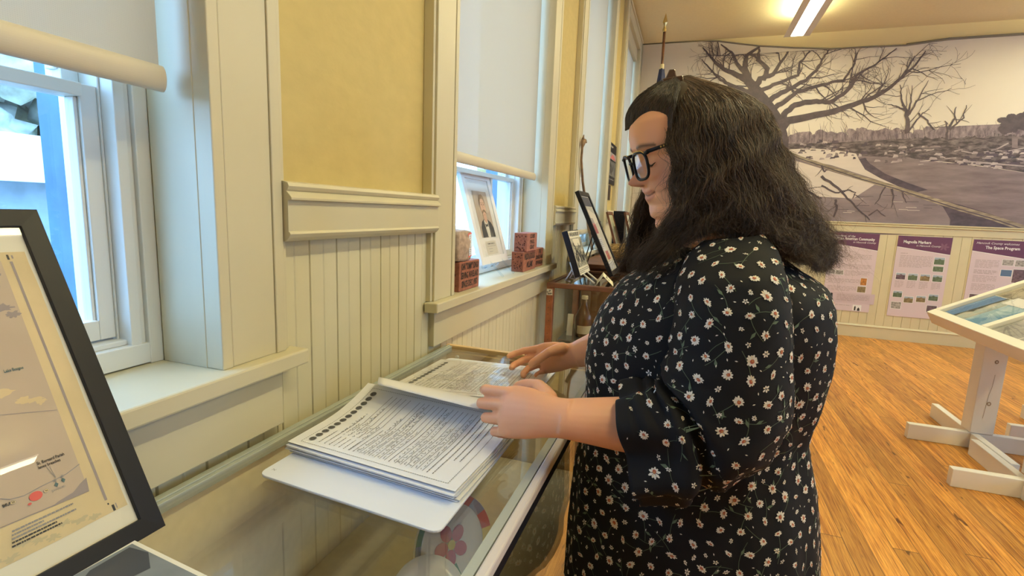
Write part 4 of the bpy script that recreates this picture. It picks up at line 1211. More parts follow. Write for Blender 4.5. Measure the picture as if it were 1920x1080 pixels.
mb = MB(); mb.box((XW, 4.40, 1.325), (XW + .012, 4.58, 1.452)); mb.build('plate', mat('dark_bronze', (.06, .045, .035), .4, .4), pq, bevel=.002)

# ================================================================== FLAG
fl = thing('flagpole', 'furled blue flag on a dark pole with a spear finial, behind the head', 'flag', (-.38, 5.25, 0))
F0 = Vector((-.385, 5.25, 0)); ty = 5.25
P_ = [ony(1237, 168, ty), ony(1241, 128, ty), ony(1246, 56, ty), ony(1249, 24, ty)]
base = Vector((P_[0].x + .02, ty, 0))
mb = MB(); mb.tube([base + Vector((0, 0, .05)), P_[0], P_[1], P_[2]], .0125, 10); mb.build('pole', 'oldwood', fl, smooth=True)
mb = MB(); mb.lathe(base, [(.12, 0), (.12, .02), (.05, .04), (.02, .08)], 20); mb.build('base', mat('gold_base', (.45, .32, .10), .35, .7), fl, smooth=True)
up = (P_[3] - P_[2]).normalized()
mb = MB(); mb.lathe(P_[2], [(.012, -.02), (.018, -.012), (.018, .008), (.011, .016), (.012, .03)], 14, axis=up)
a = P_[2] + up * .03; b = P_[3]
side = Vector((1, 0, 0))
mb.add([a - side * .006, a + side * .006, a + up * .04 + side * .022, b, a + up * .04 - side * .022, a + up * .03 + Vector((0, .012, 0)), a + up * .03 + Vector((0, -.012, 0))],
       [(0, 1, 6), (1, 2, 6), (2, 3, 6), (3, 4, 6), (4, 0, 6), (1, 0, 5), (2, 1, 5), (3, 2, 5), (4, 3, 5), (0, 4, 5)])
mb.build('finial', mat('antique_gold', (.62, .48, .22), .3, .9), fl)
mb = MB(); mb.tube([P_[1] - up * .01, P_[1] + up * .035], .019, 12); mb.build('tie', mat('cream_ribbon', (.72, .62, .36), .7), fl)
mb = MB(); d = (base - P_[1]).normalized(); rings = []
for k in range(13):
    q = P_[1] + d * (.005 + k * .115); R = .022 + .075 * min(1, k / 5) * (1 - .15 * (k > 9))
    rings.append([q + Vector((math.cos(an) * R * (1 + .25 * math.sin(3 * an + k * .3)), math.sin(an) * R * .8 * (1 + .2 * math.cos(4 * an)), 0)) for an in [2 * math.pi * j / 28 for j in range(28)]])
mb.loft(rings); mb.build('cloth', mat('navy_flag_cloth', (.018, .03, .10), .7), fl, smooth=True)

# ================================================================== BACK WALL: posters
M['plum'] = mat('plum_header', (.125, .045, .12), .6)
M['lav'] = mat('lavender_board', (.66, .56, .66), .6)
M['ink2'] = mat('poster_text_grey', (.42, .35, .40), .7)
YF = YB - .0145
PT = [(1.447, 1.890, 1.106, .275, 'purple-headed poster nearest the person, about the African American community', ['Snapshots of the', 'African American Community', 'in Hancock County']),
      (2.054, 2.512, 1.102, .262, 'purple-headed poster in the middle, with rows of small marker photographs', ['', 'Magnolia Markers', 'in Hancock County']),
      (2.684, 3.14, 1.098, .262, 'purple-headed poster at the right behind the display table, about space', ['Hancock County welcomes', 'The Space Program', ''])]
PHM = [mat('thumb_green', (.13, .18, .12), .6, var=.4, scale=60), mat('thumb_brown', (.26, .20, .11), .6, var=.4, scale=60), mat('thumb_plum', (.15, .10, .14), .6, var=.5, scale=60), mat('thumb_grey', (.38, .36, .37), .6, var=.6, scale=70),
       mat('thumb_orange', (.48, .20, .05), .6, var=.5, scale=60), mat('thumb_sky', (.35, .42, .55), .6), mat('thumb_blue', (.10, .17, .32), .6), 'ink']
for i, (xa, xb, za, zb, lab, tx) in enumerate(PT):
    t = thing('wall_poster', lab, 'poster', ((xa + xb) / 2, YF, (za + zb) / 2), None)
    w, h = xb - xa, za - zb
    mb = MB(); mb.box((xa, YF - .006, zb), (xb, YF, za)); mb.build('board', 'lav', t)
    mb = MB(); pl = Plane(mb, (xa, YF - .006, za), (1, 0, 0), (0, 0, -1), .0006)
    pl.poly([(0, 0), (w, 0), (w, .172), (0, .112)], 0, 1); pl.line([(0, .115), (w, .175)], .006, 1, 1.5)
    if tx[0]: pl.text(tx[0], .025, .042, .030, 1, 2, shear=.3)
    pl.text(tx[1], {0: .035, 1: .05, 2: .10}[i], .072 if i != 2 else .088, .040, 1, 2, bold=.025, width={0: .37, 1: .235, 2: .27}[i])
    if tx[2]: pl.text(tx[2], {0: .42, 1: .37}.get(i, .3), .102, .026, 1, 2, shear=.3, align='R')
    PX = lambda a: a * w
    def ph_(u, v, ww, hh, m, sky=False):
        pl.rect(u - .004, v - .004, u + ww + .004, v + hh + .004, 10, 1); pl.rect(u, v, u + ww, v + hh, 2 + m, 2)
        if sky:
            pl.rect(u, v, u + ww, v + hh * .3, 7, 3); pl.poly([(u + ww * .05, v + hh * .9), (u + ww * .05, v + hh * .4), (u + ww * .3, v + hh * .3), (u + ww * .5, v + hh * .15), (u + ww * .7, v + hh * .3), (u + ww * .95, v + hh * .4), (u + ww * .95, v + hh * .9)], 2 + m, 4)
    if i == 0:
        pl.body(.07, .20, .33, 1, .012, 11, 1); pl.body(.07, .225, .33, 5, .013, 11, 1); pl.body(.02, .305, .12, 1, .012, 11, 1); pl.body(.11, .33, .30, 4, .013, 11, 1)
        ph_(.03, .40, .05, .04, 3); ph_(.09, .40, .07, .045, 3); pl.body(.18, .40, .22, 4, .014, 11, 1)
        pl.body(.03, .49, .30, 4, .014, 11, 1); ph_(.33, .47, .055, .075, 4); pl.body(.03, .57, .27, 4, .014, 11, 1); ph_(.31, .56, .075, .062, 1)
        pl.rect(0, .635, w + .035, .745, 12, 2); ph_(.04, .65, .05, .045, 6); pl.body(.13, .655, .30, 5, .015, 11, 4); pl.body(.03, .77, .24, 2, .014, 11, 1)
        pl.poly([(.29, .76), (.37, .76), (.37, .825), (.29, .825)], 1, 1); pl.poly([(.305, .82), (.305, .785), (.312, .768), (.319, .785), (.319, .82)], 9, 3); pl.poly([(.333, .822), (.335, .80), (.345, .785), (.356, .80), (.358, .822)], 9, 3)
    elif i == 1:
        pl.body(.04, .175, .14, 1, .012, 11, 1, t=.5); pl.body(.04, .20, .275, 9, .014, 11, 1); ph_(.335, .205, .085, .07, 0, True); ph_(.335, .295, .085, .052, 0)
        for k in range(4): ph_(.03 + k * .105, .385, .08, .065, [2, 0, 1, 0][k], True); pl.body(.028 + k * .105, .465, .075, 6, .0125, 11, 1)
        for k, (u, v) in enumerate(((.028, .575), (.13, .625), (.235, .61), (.338, .585))): ph_(u, v, .078, .062, [0, 1, 1, 0][k], True)
        ph_(.025, .69, .085, .07, 3); ph_(.335, .70, .085, .068, 2)
        c = Vector((0, 0))
        for k in range(6):
            a_ = k * math.pi / 3; pl.disc(.395 + .026 * math.cos(a_), .095 + .020 * math.sin(a_), .020, .009, 13, 1.4, 12, a_)
    else:
        pl.body(.04, .20, .19, 6, .014, 11, 1); pl.body(.04, .30, .19, 3, .014, 11, 1, t=.5); pl.body(.04, .355, .19, 5, .014, 11, 1); pl.body(.04, .44, .19, 5, .014, 11, 1)
        ph_(.255, .185, .085, .055, 3); ph_(.355, .185, .085, .06, 3); ph_(.255, .285, .085, .062, 6); ph_(.35, .275, .10, .13, 2); ph_(.04, .545, .085, .07, 2); ph_(.18, .56, .10, .07, 3)
        pl.body(.04, .64, .38, 6, .014, 11, 1)
    mb.build('print', ['plum', 'paper'] + PHM + ['paper', 'ink2', mat('lavender_patch', (.60, .50, .60), .6), mat('plum_light', (.20, .10, .19), .6)], t)

# ================================================================== MURAL
def print_mat(name, c0, c1, sx, sz, scale, detail=6, lo=.35, hi=.65):
    """printed photograph tone: two inks mixed by stretched noise"""
    m = bpy.data.materials.new(name); m.use_nodes = True; nt = m.node_tree; p = nt.nodes['Principled BSDF']; L = nt.links.new
    tc = nt.nodes.new('ShaderNodeTexCoord'); mp = nt.nodes.new('ShaderNodeMapping'); mp.inputs['Scale'].default_value = (sx, 1, sz); L(tc.outputs['Object'], mp.inputs[0])
    n = nt.nodes.new('ShaderNodeTexNoise'); n.inputs['Scale'].default_value = scale; n.inputs['Detail'].default_value = detail; n.inputs['Roughness'].default_value = .65; L(mp.outputs[0], n.inputs['Vector'])
    r = nt.nodes.new('ShaderNodeValToRGB'); r.color_ramp.elements[0].position = lo; r.color_ramp.elements[1].position = hi
    r.color_ramp.elements[0].color = (*c0, 1); r.color_ramp.elements[1].color = (*c1, 1); L(n.outputs[0], r.inputs[0]); L(r.outputs[0], p.inputs['Base Color'])
    p.inputs['Roughness'].default_value = .6
    return m
MU = [print_mat('print_sky', (.70, .64, .59), (.74, .68, .62), 1, 1, .8),                              # 0
      print_mat('print_branch', (.065, .050, .072), (.10, .078, .105), 1, 1, 20),                        # 1
      print_mat('print_far_wood', (.12, .09, .13), (.34, .28, .33), 1.2, .5, 22, 8, .38, .66),          # 2
      print_mat('print_debris', (.05, .038, .052), (.26, .215, .25), 1, 3.0, 12, 9, .42, .72),           # 3
      print_mat('print_road', (.155, .118, .150), (.245, .20, .235), .5, 3.0, 5, 7),                      # 4
      print_mat('print_water_light', (.58, .52, .52), (.66, .59, .58), .4, 2, 4),                       # 5
      print_mat('print_water_dark', (.18, .145, .19), (.29, .24, .28), .4, 1.5, 2.5),                   # 6
      print_mat('print_shade', (.055, .042, .07), (.10, .078, .12), 1, 2, 9),                           # 7
      print_mat('print_log', (.15, .12, .11), (.42, .36, .28), .6, 4, 12),                              # 8
      print_mat('print_rubble_light', (.28, .23, .28), (.52, .45, .49), 1, 1, 9),                       # 9
      print_mat('print_twig', (.20, .16, .21), (.26, .21, .27), 1, 1, 20)]                              # 10
mu = thing('wall_mural', 'huge purple-grey mural of a bare tree and storm debris on the back wall', 'mural', (1.7, YB, 2.0))
YM = YB - .014
def mq(u, v):
    q = ony(u, v, YM); return (q.x + .665, 3.135 - q.z)
XR = 4.3 + .665
top = [mq(1207, 83.3)[0] * 0 + 0.0]
topc = [(0.0, .004), (.625, .010), (.80, .025), (1.20, .092), (1.55, .140), (1.90, .166), (2.25, .174), (2.54, .172), (2.88, .146), (3.15, .140), (3.45, .137), (3.9, .134), (XR, .13)]
HB = 3.135 - 1.224
mb = MB(); pl = Plane(mb, (-.665, YM, 3.135), (1, 0, 0), (0, 0, -1), .0004)
pl.poly(topc + [(XR, HB), (0, HB)], 0, 0)
def ppx(pts, mi, k): pl.poly([mq(*p) for p in pts], mi, k)
# ground planes of the picture
ppx([(1209, 300), (1300, 296), (1380, 292), (1445, 290), (1445, 420), (1209, 404)], 6, .8)
ppx([(1209, 262), (1290, 258), (1370, 262), (1445, 262), (1445, 300), (1380, 296), (1209, 302)], 3, 1)
ppx([(1209, 320), (1330, 312), (1445, 312), (1445, 352), (1330, 344), (1209, 350)], 5, 1.2)
ppx([(1440, 262), (1475, 258), (1520, 262), (1560, 248), (1610, 256), (1660, 240), (1700, 252), (1750, 244), (1800, 236), (1850, 234), (1900, 232), (1960, 230), (1960, 300), (1440, 300)], 2, 1)
ppx([(1440, 270), (1560, 268), (1660, 262), (1760, 254), (1860, 250), (1960, 246), (1960, 330), (1850, 312), (1700, 296), (1560, 290), (1440, 284)], 3, 2)
ppx([(1440, 283), (1560, 290), (1700, 297), (1850, 313), (1960, 330), (1960, 440), (1440, 440)], 4, 2)
ppx([(1440, 282), (1520, 278), (1570, 282), (1605, 288), (1610, 298), (1622, 318), (1650, 334), (1672, 344), (1690, 352), (1560, 310), (1440, 285)], 5, 3)
ppx([(1440, 286), (1500, 304), (1560, 322), (1660, 350), (1700, 360), (1772, 384), (1778, 400), (1782, 425), (1440, 418)], 6, 3)
ppx([(1440, 286), (1500, 304), (1560, 322), (1640, 346), (1600, 372), (1520, 368), (1440, 350)], 5, 3.5)
ppx([(1610, 298), (1622, 318), (1650, 334), (1690, 352), (1720, 360), (1740, 356), (1700, 342), (1660, 326), (1630, 306), (1622, 296)], 7, 4)
ppx([(1730, 366), (1800, 384), (1860, 402), (1960, 440), (1778, 436), (1782, 412), (1768, 388)], 7, 4)
r = random.Random(77)
# log boom across the water
lg = [(1440, 270), (1500, 296), (1560, 316), (1620, 336), (1672, 350), (1740, 372), (1800, 391), (1860, 408), (1925, 430), (1980, 450)]
pl.line([mq(*p) for p in lg], [.035, .038, .040, .042, .044, .046, .048, .050, .055, .06], 8, 5)
pl.line([mq(u, v + 1.6) for u, v in lg], .010, 7, 6)
# rubble
for k in range(170):
    u = 1500 + 440 * r.random(); v = 262 + (u - 1500) * .05 + 34 * r.random() ** 1.3
    a = 2 + 9 * r.random() * (.4 + (u - 1480) / 600); b = 1 + 2.6 * r.random()
    dr = (r.random() - .5) * 6
    ppx([(u - a, v + b + dr * .3), (u - a * .5, v - b), (u + a * .8, v - b * .7 - dr * .3), (u + a, v + b * .6)], r.choice([9, 9, 3, 7, 7, 4]), 4 + .5 * r.random())
for k in range(26):
    u = 1700 + 230 * r.random(); v = 280 + 30 * r.random(); l = 8 + 26 * r.random(); s = (r.random() - .5) * .6
    pl.line([mq(u, v), mq(u + l, v + l * s)], .005 + .006 * r.random(), 9 if k % 3 else 7, 5)
pl.line([mq(1868, 280), mq(1891, 268)], .012, 9, 6); pl.line([mq(1790, 302), mq(1830, 304), mq(1925, 312)], .012, 9, 6); ppx([(1897, 255), (1908, 257), (1908, 278), (1897, 277)], 4, 6)
# far thicket
for k in range(330):
    u = 1215 + 710 * r.random(); v0 = 262 - max(0, u - 1445) * .03; h = 4 + 24 * r.random() ** 1.8 * (1.2 if u < 1600 else .8)
    pl.line([mq(u, v0 + 6), mq(u + (r.random() - .5) * 4, v0 - h * .5), mq(u + (r.random() - .5) * 16, v0 - h)], [.005, .0035, .0015], 10 if k % 4 else 1, 3 + r.random())
for k in range(110):
    u = 1215 + 710 * r.random(); v = 254 - max(0, u - 1450) * .03 + 8 * r.random(); q = mq(u, v); pl.disc(q[0], q[1], .03 + .05 * r.random(), .02 + .03 * r.random(), 2, 3 + .8 * r.random(), 9, r.random())
# the big tree
lift_ = [8.0]
def branch(pts, w0, w1, mi=1, k=8, kids=None, depth=0, den=1.0):
    lift_[0] += .05; k = lift_[0]
    P = [mq(*p) for p in pts]
    # resample and make crooked
    Q = []
    for i in range(len(P) - 1):
        for j in range(4):
            t_ = j / 4; Q.append((P[i][0] + (P[i + 1][0] - P[i][0]) * t_, P[i][1] + (P[i + 1][1] - P[i][1]) * t_))
    Q.append(P[-1])
    jt = .014 if w0 < .09 else .006
    Q = [Q[0]] + [(a + (r.random() - .5) * jt, b + (r.random() - .5) * jt) for a, b in Q[1:]]
    n = len(Q); ws = [w0 + (w1 - w0) * (i / (n - 1)) ** .8 for i in range(n)]
    pl.line(Q, ws, mi, k)
    twigs(Q, ws, depth, mi, k, den)
def twigs(Q, ws, depth, mi, k, den):
    if depth > 2: return
    n = len(Q)
    L_ = sum(math.hypot(Q[i + 1][0] - Q[i][0], Q[i + 1][1] - Q[i][1]) for i in range(n - 1))
    for _ in range(int(L_ * (9.0 if depth == 0 else 10) * den) + (1 if depth < 2 else 0)):
        f = .22 + .78 * r.random() ** .8; i = min(n - 2, int(f * (n - 1)))
        dx, dy = Q[i + 1][0] - Q[i][0], Q[i + 1][1] - Q[i][1]
        a = math.atan2(dy, dx) + r.choice((-1, 1)) * (.45 + .7 * r.random())
        l = (.30 if depth == 0 else .16) * (.5 + r.random()) * (1 if depth < 2 else .6)
        x, y = Q[i]; pts = [(x, y)]
        m_ = 5 if depth < 2 else 3
        for s in range(m_):
            a += (r.random() - .5) * .75 - .05 * math.sin(a - (-math.pi / 2)) 
            x += math.cos(a) * l / m_; y += math.sin(a) * l / m_
            pts.append((x, max(y, .02 if x < .8 else .17)))
        if pts[-1][0] < .45: continue
        w = min(ws[i] * .5, .015 if depth == 0 else .008)
        wz_ = [w + (.0022 - w) * (s / m_) for s in range(m_ + 1)]
        lift_[0] += .0015
        pl.line(pts, wz_, mi, lift_[0])
        twigs(pts, wz_, depth + 1, mi, k, den)
tk = [([(1462, 300), (1464, 262), (1458, 230), (1440, 200), (1420, 172), (1402, 150)], .17, .085, .12),
      ([(1458, 250), (1478, 226), (1520, 218), (1560, 210), (1600, 196), (1636, 184), (1664, 168), (1690, 146), (1716, 122), (1736, 96)], .095, .010, 1),
      ([(1462, 240), (1470, 214), (1490, 196), (1530, 190), (1556, 192), (1580, 178), (1598, 160), (1604, 142), (1630, 128), (1652, 112), (1680, 92)], .075, .008, 1),
      ([(1434, 196), (1450, 182), (1480, 168), (1510, 150), (1530, 132), (1545, 108), (1556, 92)], .07, .010, 1),
      ([(1446, 206), (1470, 190), (1494, 172), (1540, 160), (1580, 150), (1600, 126), (1606, 100)], .06, .010, 1),
      ([(1416, 168), (1424, 148), (1450, 140), (1462, 118), (1478, 96)], .08, .016, 1),
      ([(1402, 150), (1396, 128), (1400, 104), (1424, 88)], .09, .02, 1),
      ([(1402, 152), (1384, 142), (1360, 132), (1344, 120), (1330, 104), (1318, 90)], .07, .010, 1),
      ([(1420, 178), (1396, 170), (1370, 160), (1350, 150), (1336, 134), (1316, 112)], .06, .008, 1),
      ([(1428, 186), (1404, 180), (1384, 166), (1366, 160)], .06, .02, 1),
      ([(1430, 150), (1440, 128), (1420, 112), (1424, 92)], .06, .02, 1), ([(1400, 140), (1382, 118), (1372, 98), (1352, 84)], .05, .012, 1), ([(1422, 170), (1450, 160), (1496, 140), (1500, 116), (1520, 96)], .05, .012, 1)]
for pts, w0, w1, den in tk: branch(pts, w0, w1, den=den)
# the second, broken tree and the small ones
for pts, w0, w1 in (([(1701, 250), (1702, 226), (1698, 206), (1692, 196)], .045, .018), ([(1702, 218), (1708, 190), (1711, 160)], .024, .004), ([(1704, 215), (1722, 185), (1740, 152)], .022, .004), ([(1699, 208), (1690, 186), (1688, 160)], .025, .006),
                    ([(1703, 246), (1726, 216), (1742, 204)], .02, .004), ([(1722, 212), (1738, 226), (1750, 244)], .016, .012), ([(1698, 208), (1680, 198), (1662, 196)], .02, .005), ([(1716, 190), (1750, 176), (1784, 166)], .012, .004),
                    ([(1774, 262), (1776, 240), (1772, 226)], .024, .008), ([(1776, 242), (1790, 220), (1792, 200)], .025, .005), ([(1780, 244), (1806, 220), (1812, 196)], .02, .005)):
    branch(pts, w0, w1, den=.45, depth=1)
for k in range(46):
    u = 1880 + 60 * r.random(); v = 224 - (u - 1880) * .2 + 22 * r.random(); q = mq(u, v); pl.disc(q[0], q[1], .05, .028, 1, 6 + r.random(), 9, r.random())
# reflections of the tree in the water
for pts, w0, w1 in (([(1540, 330), (1570, 352), (1590, 372), (1610, 392), (1630, 412)], .028, .010), ([(1540, 348), (1566, 362), (1590, 356), (1604, 362), (1600, 372)], .018, .008), ([(1566, 374), (1568, 390), (1562, 408)], .024, .018), ([(1628, 404), (1644, 394), (1660, 406)], .014, .006),
                    ([(1672, 354), (1676, 372), (1670, 390)], .020, .006), ([(1660, 350), (1652, 366), (1640, 384)], .016, .005), ([(1690, 358), (1694, 368), (1700, 380)], .012, .005), ([(1540, 310), (1545, 322), (1552, 318)], .02, .01), ([(1460, 330), (1500, 352), (1540, 372)], .03, .02)):
    branch(pts, w0, w1, den=.3, depth=1)
for k in range(14):
    u = 1545 + 190 * r.random(); v = 366 + 40 * r.random(); pl.line([mq(u, v), mq(u + 10 + 18 * r.random(), v + .5)], .004, 5 if k % 2 else 1, 7)
mb.build('print', MU, mu)
mb = MB()
pts = [(-.665 + u, YM - .004, 3.135 - v + .004 + (.004 * math.sin(u * 9) if u > .7 else 0)) for u, v in topc]
mb.tube(pts, [.003 if p[0] < 0 else .008 for p in pts], 8); mb.tube([(x, y, z + .010) for x, y, z in pts if x > 1.6], .006, 8)
mb.build('curled_top_edge', mat('mural_hem', (.20, .18, .16), .7), mu, smooth=True)

# ================================================================== SLANTED PANEL TABLES
M['stand'] = mat('white_painted_timber', (.86, .83, .78), .5, var=.04, scale=5, bump=.08)
M['knot'] = mat('bleeding_knot', (.36, .27, .19), .7)
AER = [print_mat('aerial_land', (.16, .15, .12), (.52, .46, .36), 1, 1, 9, 8, .38, .66), print_mat('aerial_water', (.10, .28, .52), (.44, .62, .72), 1, 1, 5, 6, .42, .60), print_mat('aerial_shore', (.30, .42, .48), (.62, .60, .52), 1, 1, 8, 8, .40, .62),
       print_mat('aerial_grey', (.22, .22, .23), (.46, .45, .47), 1, 1, 7, 8, .40, .64), print_mat('aerial_sky', (.05, .15, .42), (.12, .26, .55), 1, 1, 4), print_mat('aerial_trees', (.03, .035, .04), (.10, .12, .10), 1, 1, 30), 'paper']
def panel_table(dx, dy, label):
    t = thing('panel_table', label, 'display table', (1.62 + dx, 3.08 + dy, 0), None)
    O = Vector((dx, dy, 0))
    ang = math.radians(28)
    ex = Vector((math.cos(ang), 0, math.sin(ang))); ey = Vector((0, 1, 0)); nz = ex.cross(ey)
    c = Vector((1.365, 3.565, .708)) + O       # far low corner of the top
    Lx, Ly = .62, 1.02
    mb = MB(); fwid = .048
    top = lambda a, b, d=0: c + ex * a - ey * b + nz * d
    # outer frame of the tray and a bar across the middle
    def rail(a0, b0, a1, b1, d0, d1):
        o_ = top(a0, b1, d0); mb.obox(o_, ex * (a1 - a0), ey * (b1 - b0), nz * (d1 - d0))
    rail(0, 0, fwid, Ly, -.075, 0); rail(Lx - fwid, 0, Lx, Ly, -.075, 0); rail(fwid, 0, Lx - fwid, fwid, -.075, 0); rail(fwid, Ly - fwid, Lx - fwid, Ly, -.075, 0); rail(fwid, Ly / 2 - .022, Lx - fwid, Ly / 2 + .022, -.02, 0)
    mb.build('frame', 'stand', t, bevel=.003)
    mb = MB(); mb.obox(top(.01, Ly - .01, -.055), ex * (Lx - .02), ey * (Ly - .02), nz * .035); mb.build('tray', 'stand', t)
    mb = MB(); pl = Plane(mb, top(0, 0, -.019), ex, -ey, .0005)
    for b0, b1, ks in ((fwid, Ly / 2 - .022, (1, 0)), (Ly / 2 + .022, Ly - fwid, (3, 3))):
        cell = (b1 - b0) / 2
        for q in range(2):
            for s in range(2):
                m_ = [[(2, 0), (1, 2)], [(3, 0), (3, 3)]][0 if ks[0] == 1 else 1][q][s]
                u0, u1 = fwid + .004 + s * (Lx - 2 * fwid) / 2, fwid + (s + 1) * (Lx - 2 * fwid) / 2 - .004
                pl.rect(u0, b0 + q * cell + .004, u1, b0 + (q + 1) * cell - .004, m_, 1)
    b0 = fwid + .004; cell = (Ly / 2 - .022 - fwid) / 2
    pl.poly([(fwid + .02, b0), (fwid + .26, b0), (fwid + .258, b0 + cell * .62), (fwid + .02, b0 + cell * .5)], 4, 2)
    r = random.Random(41)
    pts = [(fwid + .02 + .024 * k, b0 + cell * (.48 + .22 * r.random())) for k in range(11)]
    pl.poly([(fwid + .02, b0 + cell * .45)] + pts[::1] + [(fwid + .26, b0 + cell * .55)], 5, 3)
    pl.rect(fwid + .215, b0 + cell * .75, fwid + .285, b0 + cell * 1.55, 6, 4)
    for k in range(8): pl.disc(fwid + .05 + .45 * r.random(), Ly * .55 + .4 * r.random(), .03 + .03 * r.random(), .015 + .02 * r.random(), r.choice((0, 2, 3)), 2 + k * .1, 10, r.random() * 3)
    mb.build('aerial_photographs', AER, t)
    mb = MB(); pl = Plane(mb, top(0, 0, -.014), ex, -ey, 0); pl.rect(fwid - .004, fwid - .004, Lx - fwid + .004, Ly - fwid + .004, 0, 0); mb.build('glazing', 'clearglass', t)
    for k, (yc, xa, fy) in enumerate(((3.378, 1.283, 3.81), (2.818, 1.264, 3.235))):
        P = Vector((1.605, yc, 0)) + O; xf = (1.566, 1.524)[k]
        mb = MB()
        hz = lambda x: .708 + (x - 1.365) * math.tan(ang) - .060
        x0, x1 = P.x - .045, P.x + .060
        mb.add([(x0, P.y - .05, .09), (x1, P.y - .05, .09), (x1, P.y + .05, .09), (x0, P.y + .05, .09), (x0, P.y - .05, hz(x0 - dx)), (x1, P.y - .05, hz(x1 - dx)), (x1, P.y + .05, hz(x1 - dx)), (x0, P.y + .05, hz(x0 - dx))],
               [(0, 3, 2, 1), (4, 5, 6, 7), (0, 1, 5, 4), (1, 2, 6, 5), (2, 3, 7, 6), (3, 0, 4, 7)])
        po = mb.build('post', 'stand', t, bevel=.003)
        mb = MB(); pl = Plane(mb, (x0, P.y - .0505, .60), (1, 0, 0), (0, 0, -1), .0005)
        for vv, sz in ((.10, .011), (.335, .012)): pl.disc(.06, vv, sz * .8, sz, 0, 1, 14); pl.disc(.06, vv, sz * .4, sz * .5, 1, 2, 12)
        pl.line([(.063, .17), (.060, .24), (.052, .29), (.050, .33), (.044, .42)], .0016, 0, 1); mb.build('knot', ['knot', mat('knot_pale', (.7, .66, .6), .6)], po)
        for nm, a_, b_ in (('foot', (xa + dx, yc - .045 + dy, 0), (1.97 + dx, yc - .005 + dy, .088)), ('foot', (xf + dx, yc - .004 + dy, 0), (xf + .037 + dx, fy + dy, .088)), ('foot', (xf + dx, yc - .42 + dy, 0), (xf + .037 + dx, yc - .046 + dy, .088))):
            mb = MB(); mb.box(a_, b_); mb.build(nm, 'stand', t, bevel=.003)
    return t
panel_table(0, 0, 'white slanted panel table showing aerial photographs, on two cross-shaped feet')
panel_table(.575, .24, 'second white slanted panel table beyond the first, mostly out of view')
# ================================================================== PERSON
YT = 1.0                                   # the body's middle plane
PSI, PHI = math.radians(24), math.radians(18)
Ff = Vector((-math.cos(PSI) * math.cos(PHI), -math.sin(PSI) * math.cos(PHI), -math.sin(PHI)))
Lf = Vector((math.sin(PSI), -math.cos(PSI), 0)); Lf = (Lf - Ff * Lf.dot(Ff)).normalized()
Uf = Ff.cross(Lf).normalized()
if Uf.z < 0: Uf = -Uf
w_ = Ff * .118 + Uf * -.036
HC = ony(1180, 347, YT + w_.y) - w_          # centre of the head
def hp(f, l, u): return HC + Ff * f + Lf * l + Uf * u

def interp(x, tab):
    xs = [a for a, b in tab]; ysv = [b for a, b in tab]
    return float(np.interp(x, xs, ysv))
FR = [(-.128, .030), (-.122, .058), (-.114, .078), (-.104, .0865), (-.094, .087), (-.084, .0835), (-.076, .087), (-.068, .0895), (-.062, .0875), (-.056, .0905), (-.048, .089), (-.040, .086), (-.02, .0865), (0, .0835), (.012, .090), (.024, .0945), (.045, .0945), (.065, .089), (.085, .070), (.10, .044), (.110, .018)]
WD = [(-.128, .020), (-.122, .036), (-.112, .047), (-.10, .054), (-.08, .061), (-.06, .0665), (-.04, .071), (-.02, .0735), (0, .0735), (.03, .075), (.06, .072), (.085, .056), (.10, .036), (.110, .014)]
BK = [(-.128, .01), (-.11, .02), (-.09, .03), (-.06, .062), (-.03, .085), (0, .096), (.04, .098), (.07, .084), (.09, .06), (.102, .035), (.110, .014)]
def gs(x, c, s): return math.exp(-((x - c) / s) ** 2)
def head_mesh(mb):
    rings = []
    NA = 96
    us = [-.128 + .238 * k / 110 for k in range(111)]
    for u in us:
        F, W, B = interp(u, FR), interp(u, WD), interp(u, BK)
        ring = []
        for k in range(NA):
            a = 2 * math.pi * k / NA
            c, s = math.cos(a), math.sin(a)
            f = (F * abs(c) ** .86 if c > 0 else -B * abs(c) ** .95); l = W * (abs(s) ** .82) * (1 if s >= 0 else -1)
            d = 0.0
            if c > 0:
                L = abs(l)
                # nose: bridge, tip, wings, nostril
                nb = gs(l, 0, .0085) * max(0, min(1, (.014 - u) / .046)) * (1 if u > -.036 else max(0, 1 - ((-.036 - u) / .0125) ** 2))
                d += .027 * nb ** 1.1
                d += .0085 * gs(l, 0, .010) * gs(u, -.033, .010)
                d += .0095 * gs(L, .0135, .0065) * gs(u, -.036, .0075)
                # eye sockets, lids, brow
                d -= .0105 * gs(L, .029, .017) * gs(u, .000, .015)
                d += .0075 * gs(L, .032, .0135) * gs(u, -.004, .0095)
                d += .0035 * gs(L, .030, .022) * gs(u, .020, .008)
                # cheeks, nasolabial fold, lips, chin
                d += .007 * gs(L, .042, .020) * gs(u, -.040, .022)
                d -= .0022 * gs(L, .026 + max(0, -.04 - u) * .25, .004) * gs(u, -.055, .016)
                sm_ = .0055 * (L / .026) ** 2
                d += .0035 * gs(l, 0, .020) * gs(u, -.0585 + sm_ * .7, .005) + .0040 * gs(l, 0, .017) * gs(u, -.0700 + sm_ * .6, .0055)
                d -= .0055 * gs(l, 0, .026) * gs(u, -.0640 + sm_, .0028)
                d -= .0016 * gs(l, 0, .0035) * gs(u, -.050, .006)
                d -= .0030 * gs(L, .0265, .005) * gs(u, -.062, .005)
                d += .004 * gs(l, 0, .018) * gs(u, -.102, .012)
                d += .0065 * gs(L, .045, .02) * gs(u, -.088, .02)
            n = Vector((c * 1.0, s * .75)); n.normalize()
            f += d * n.x; l += d * n.y
            ring.append(hp(f, l, u))
        rings.append(ring)
    mb.loft(rings)

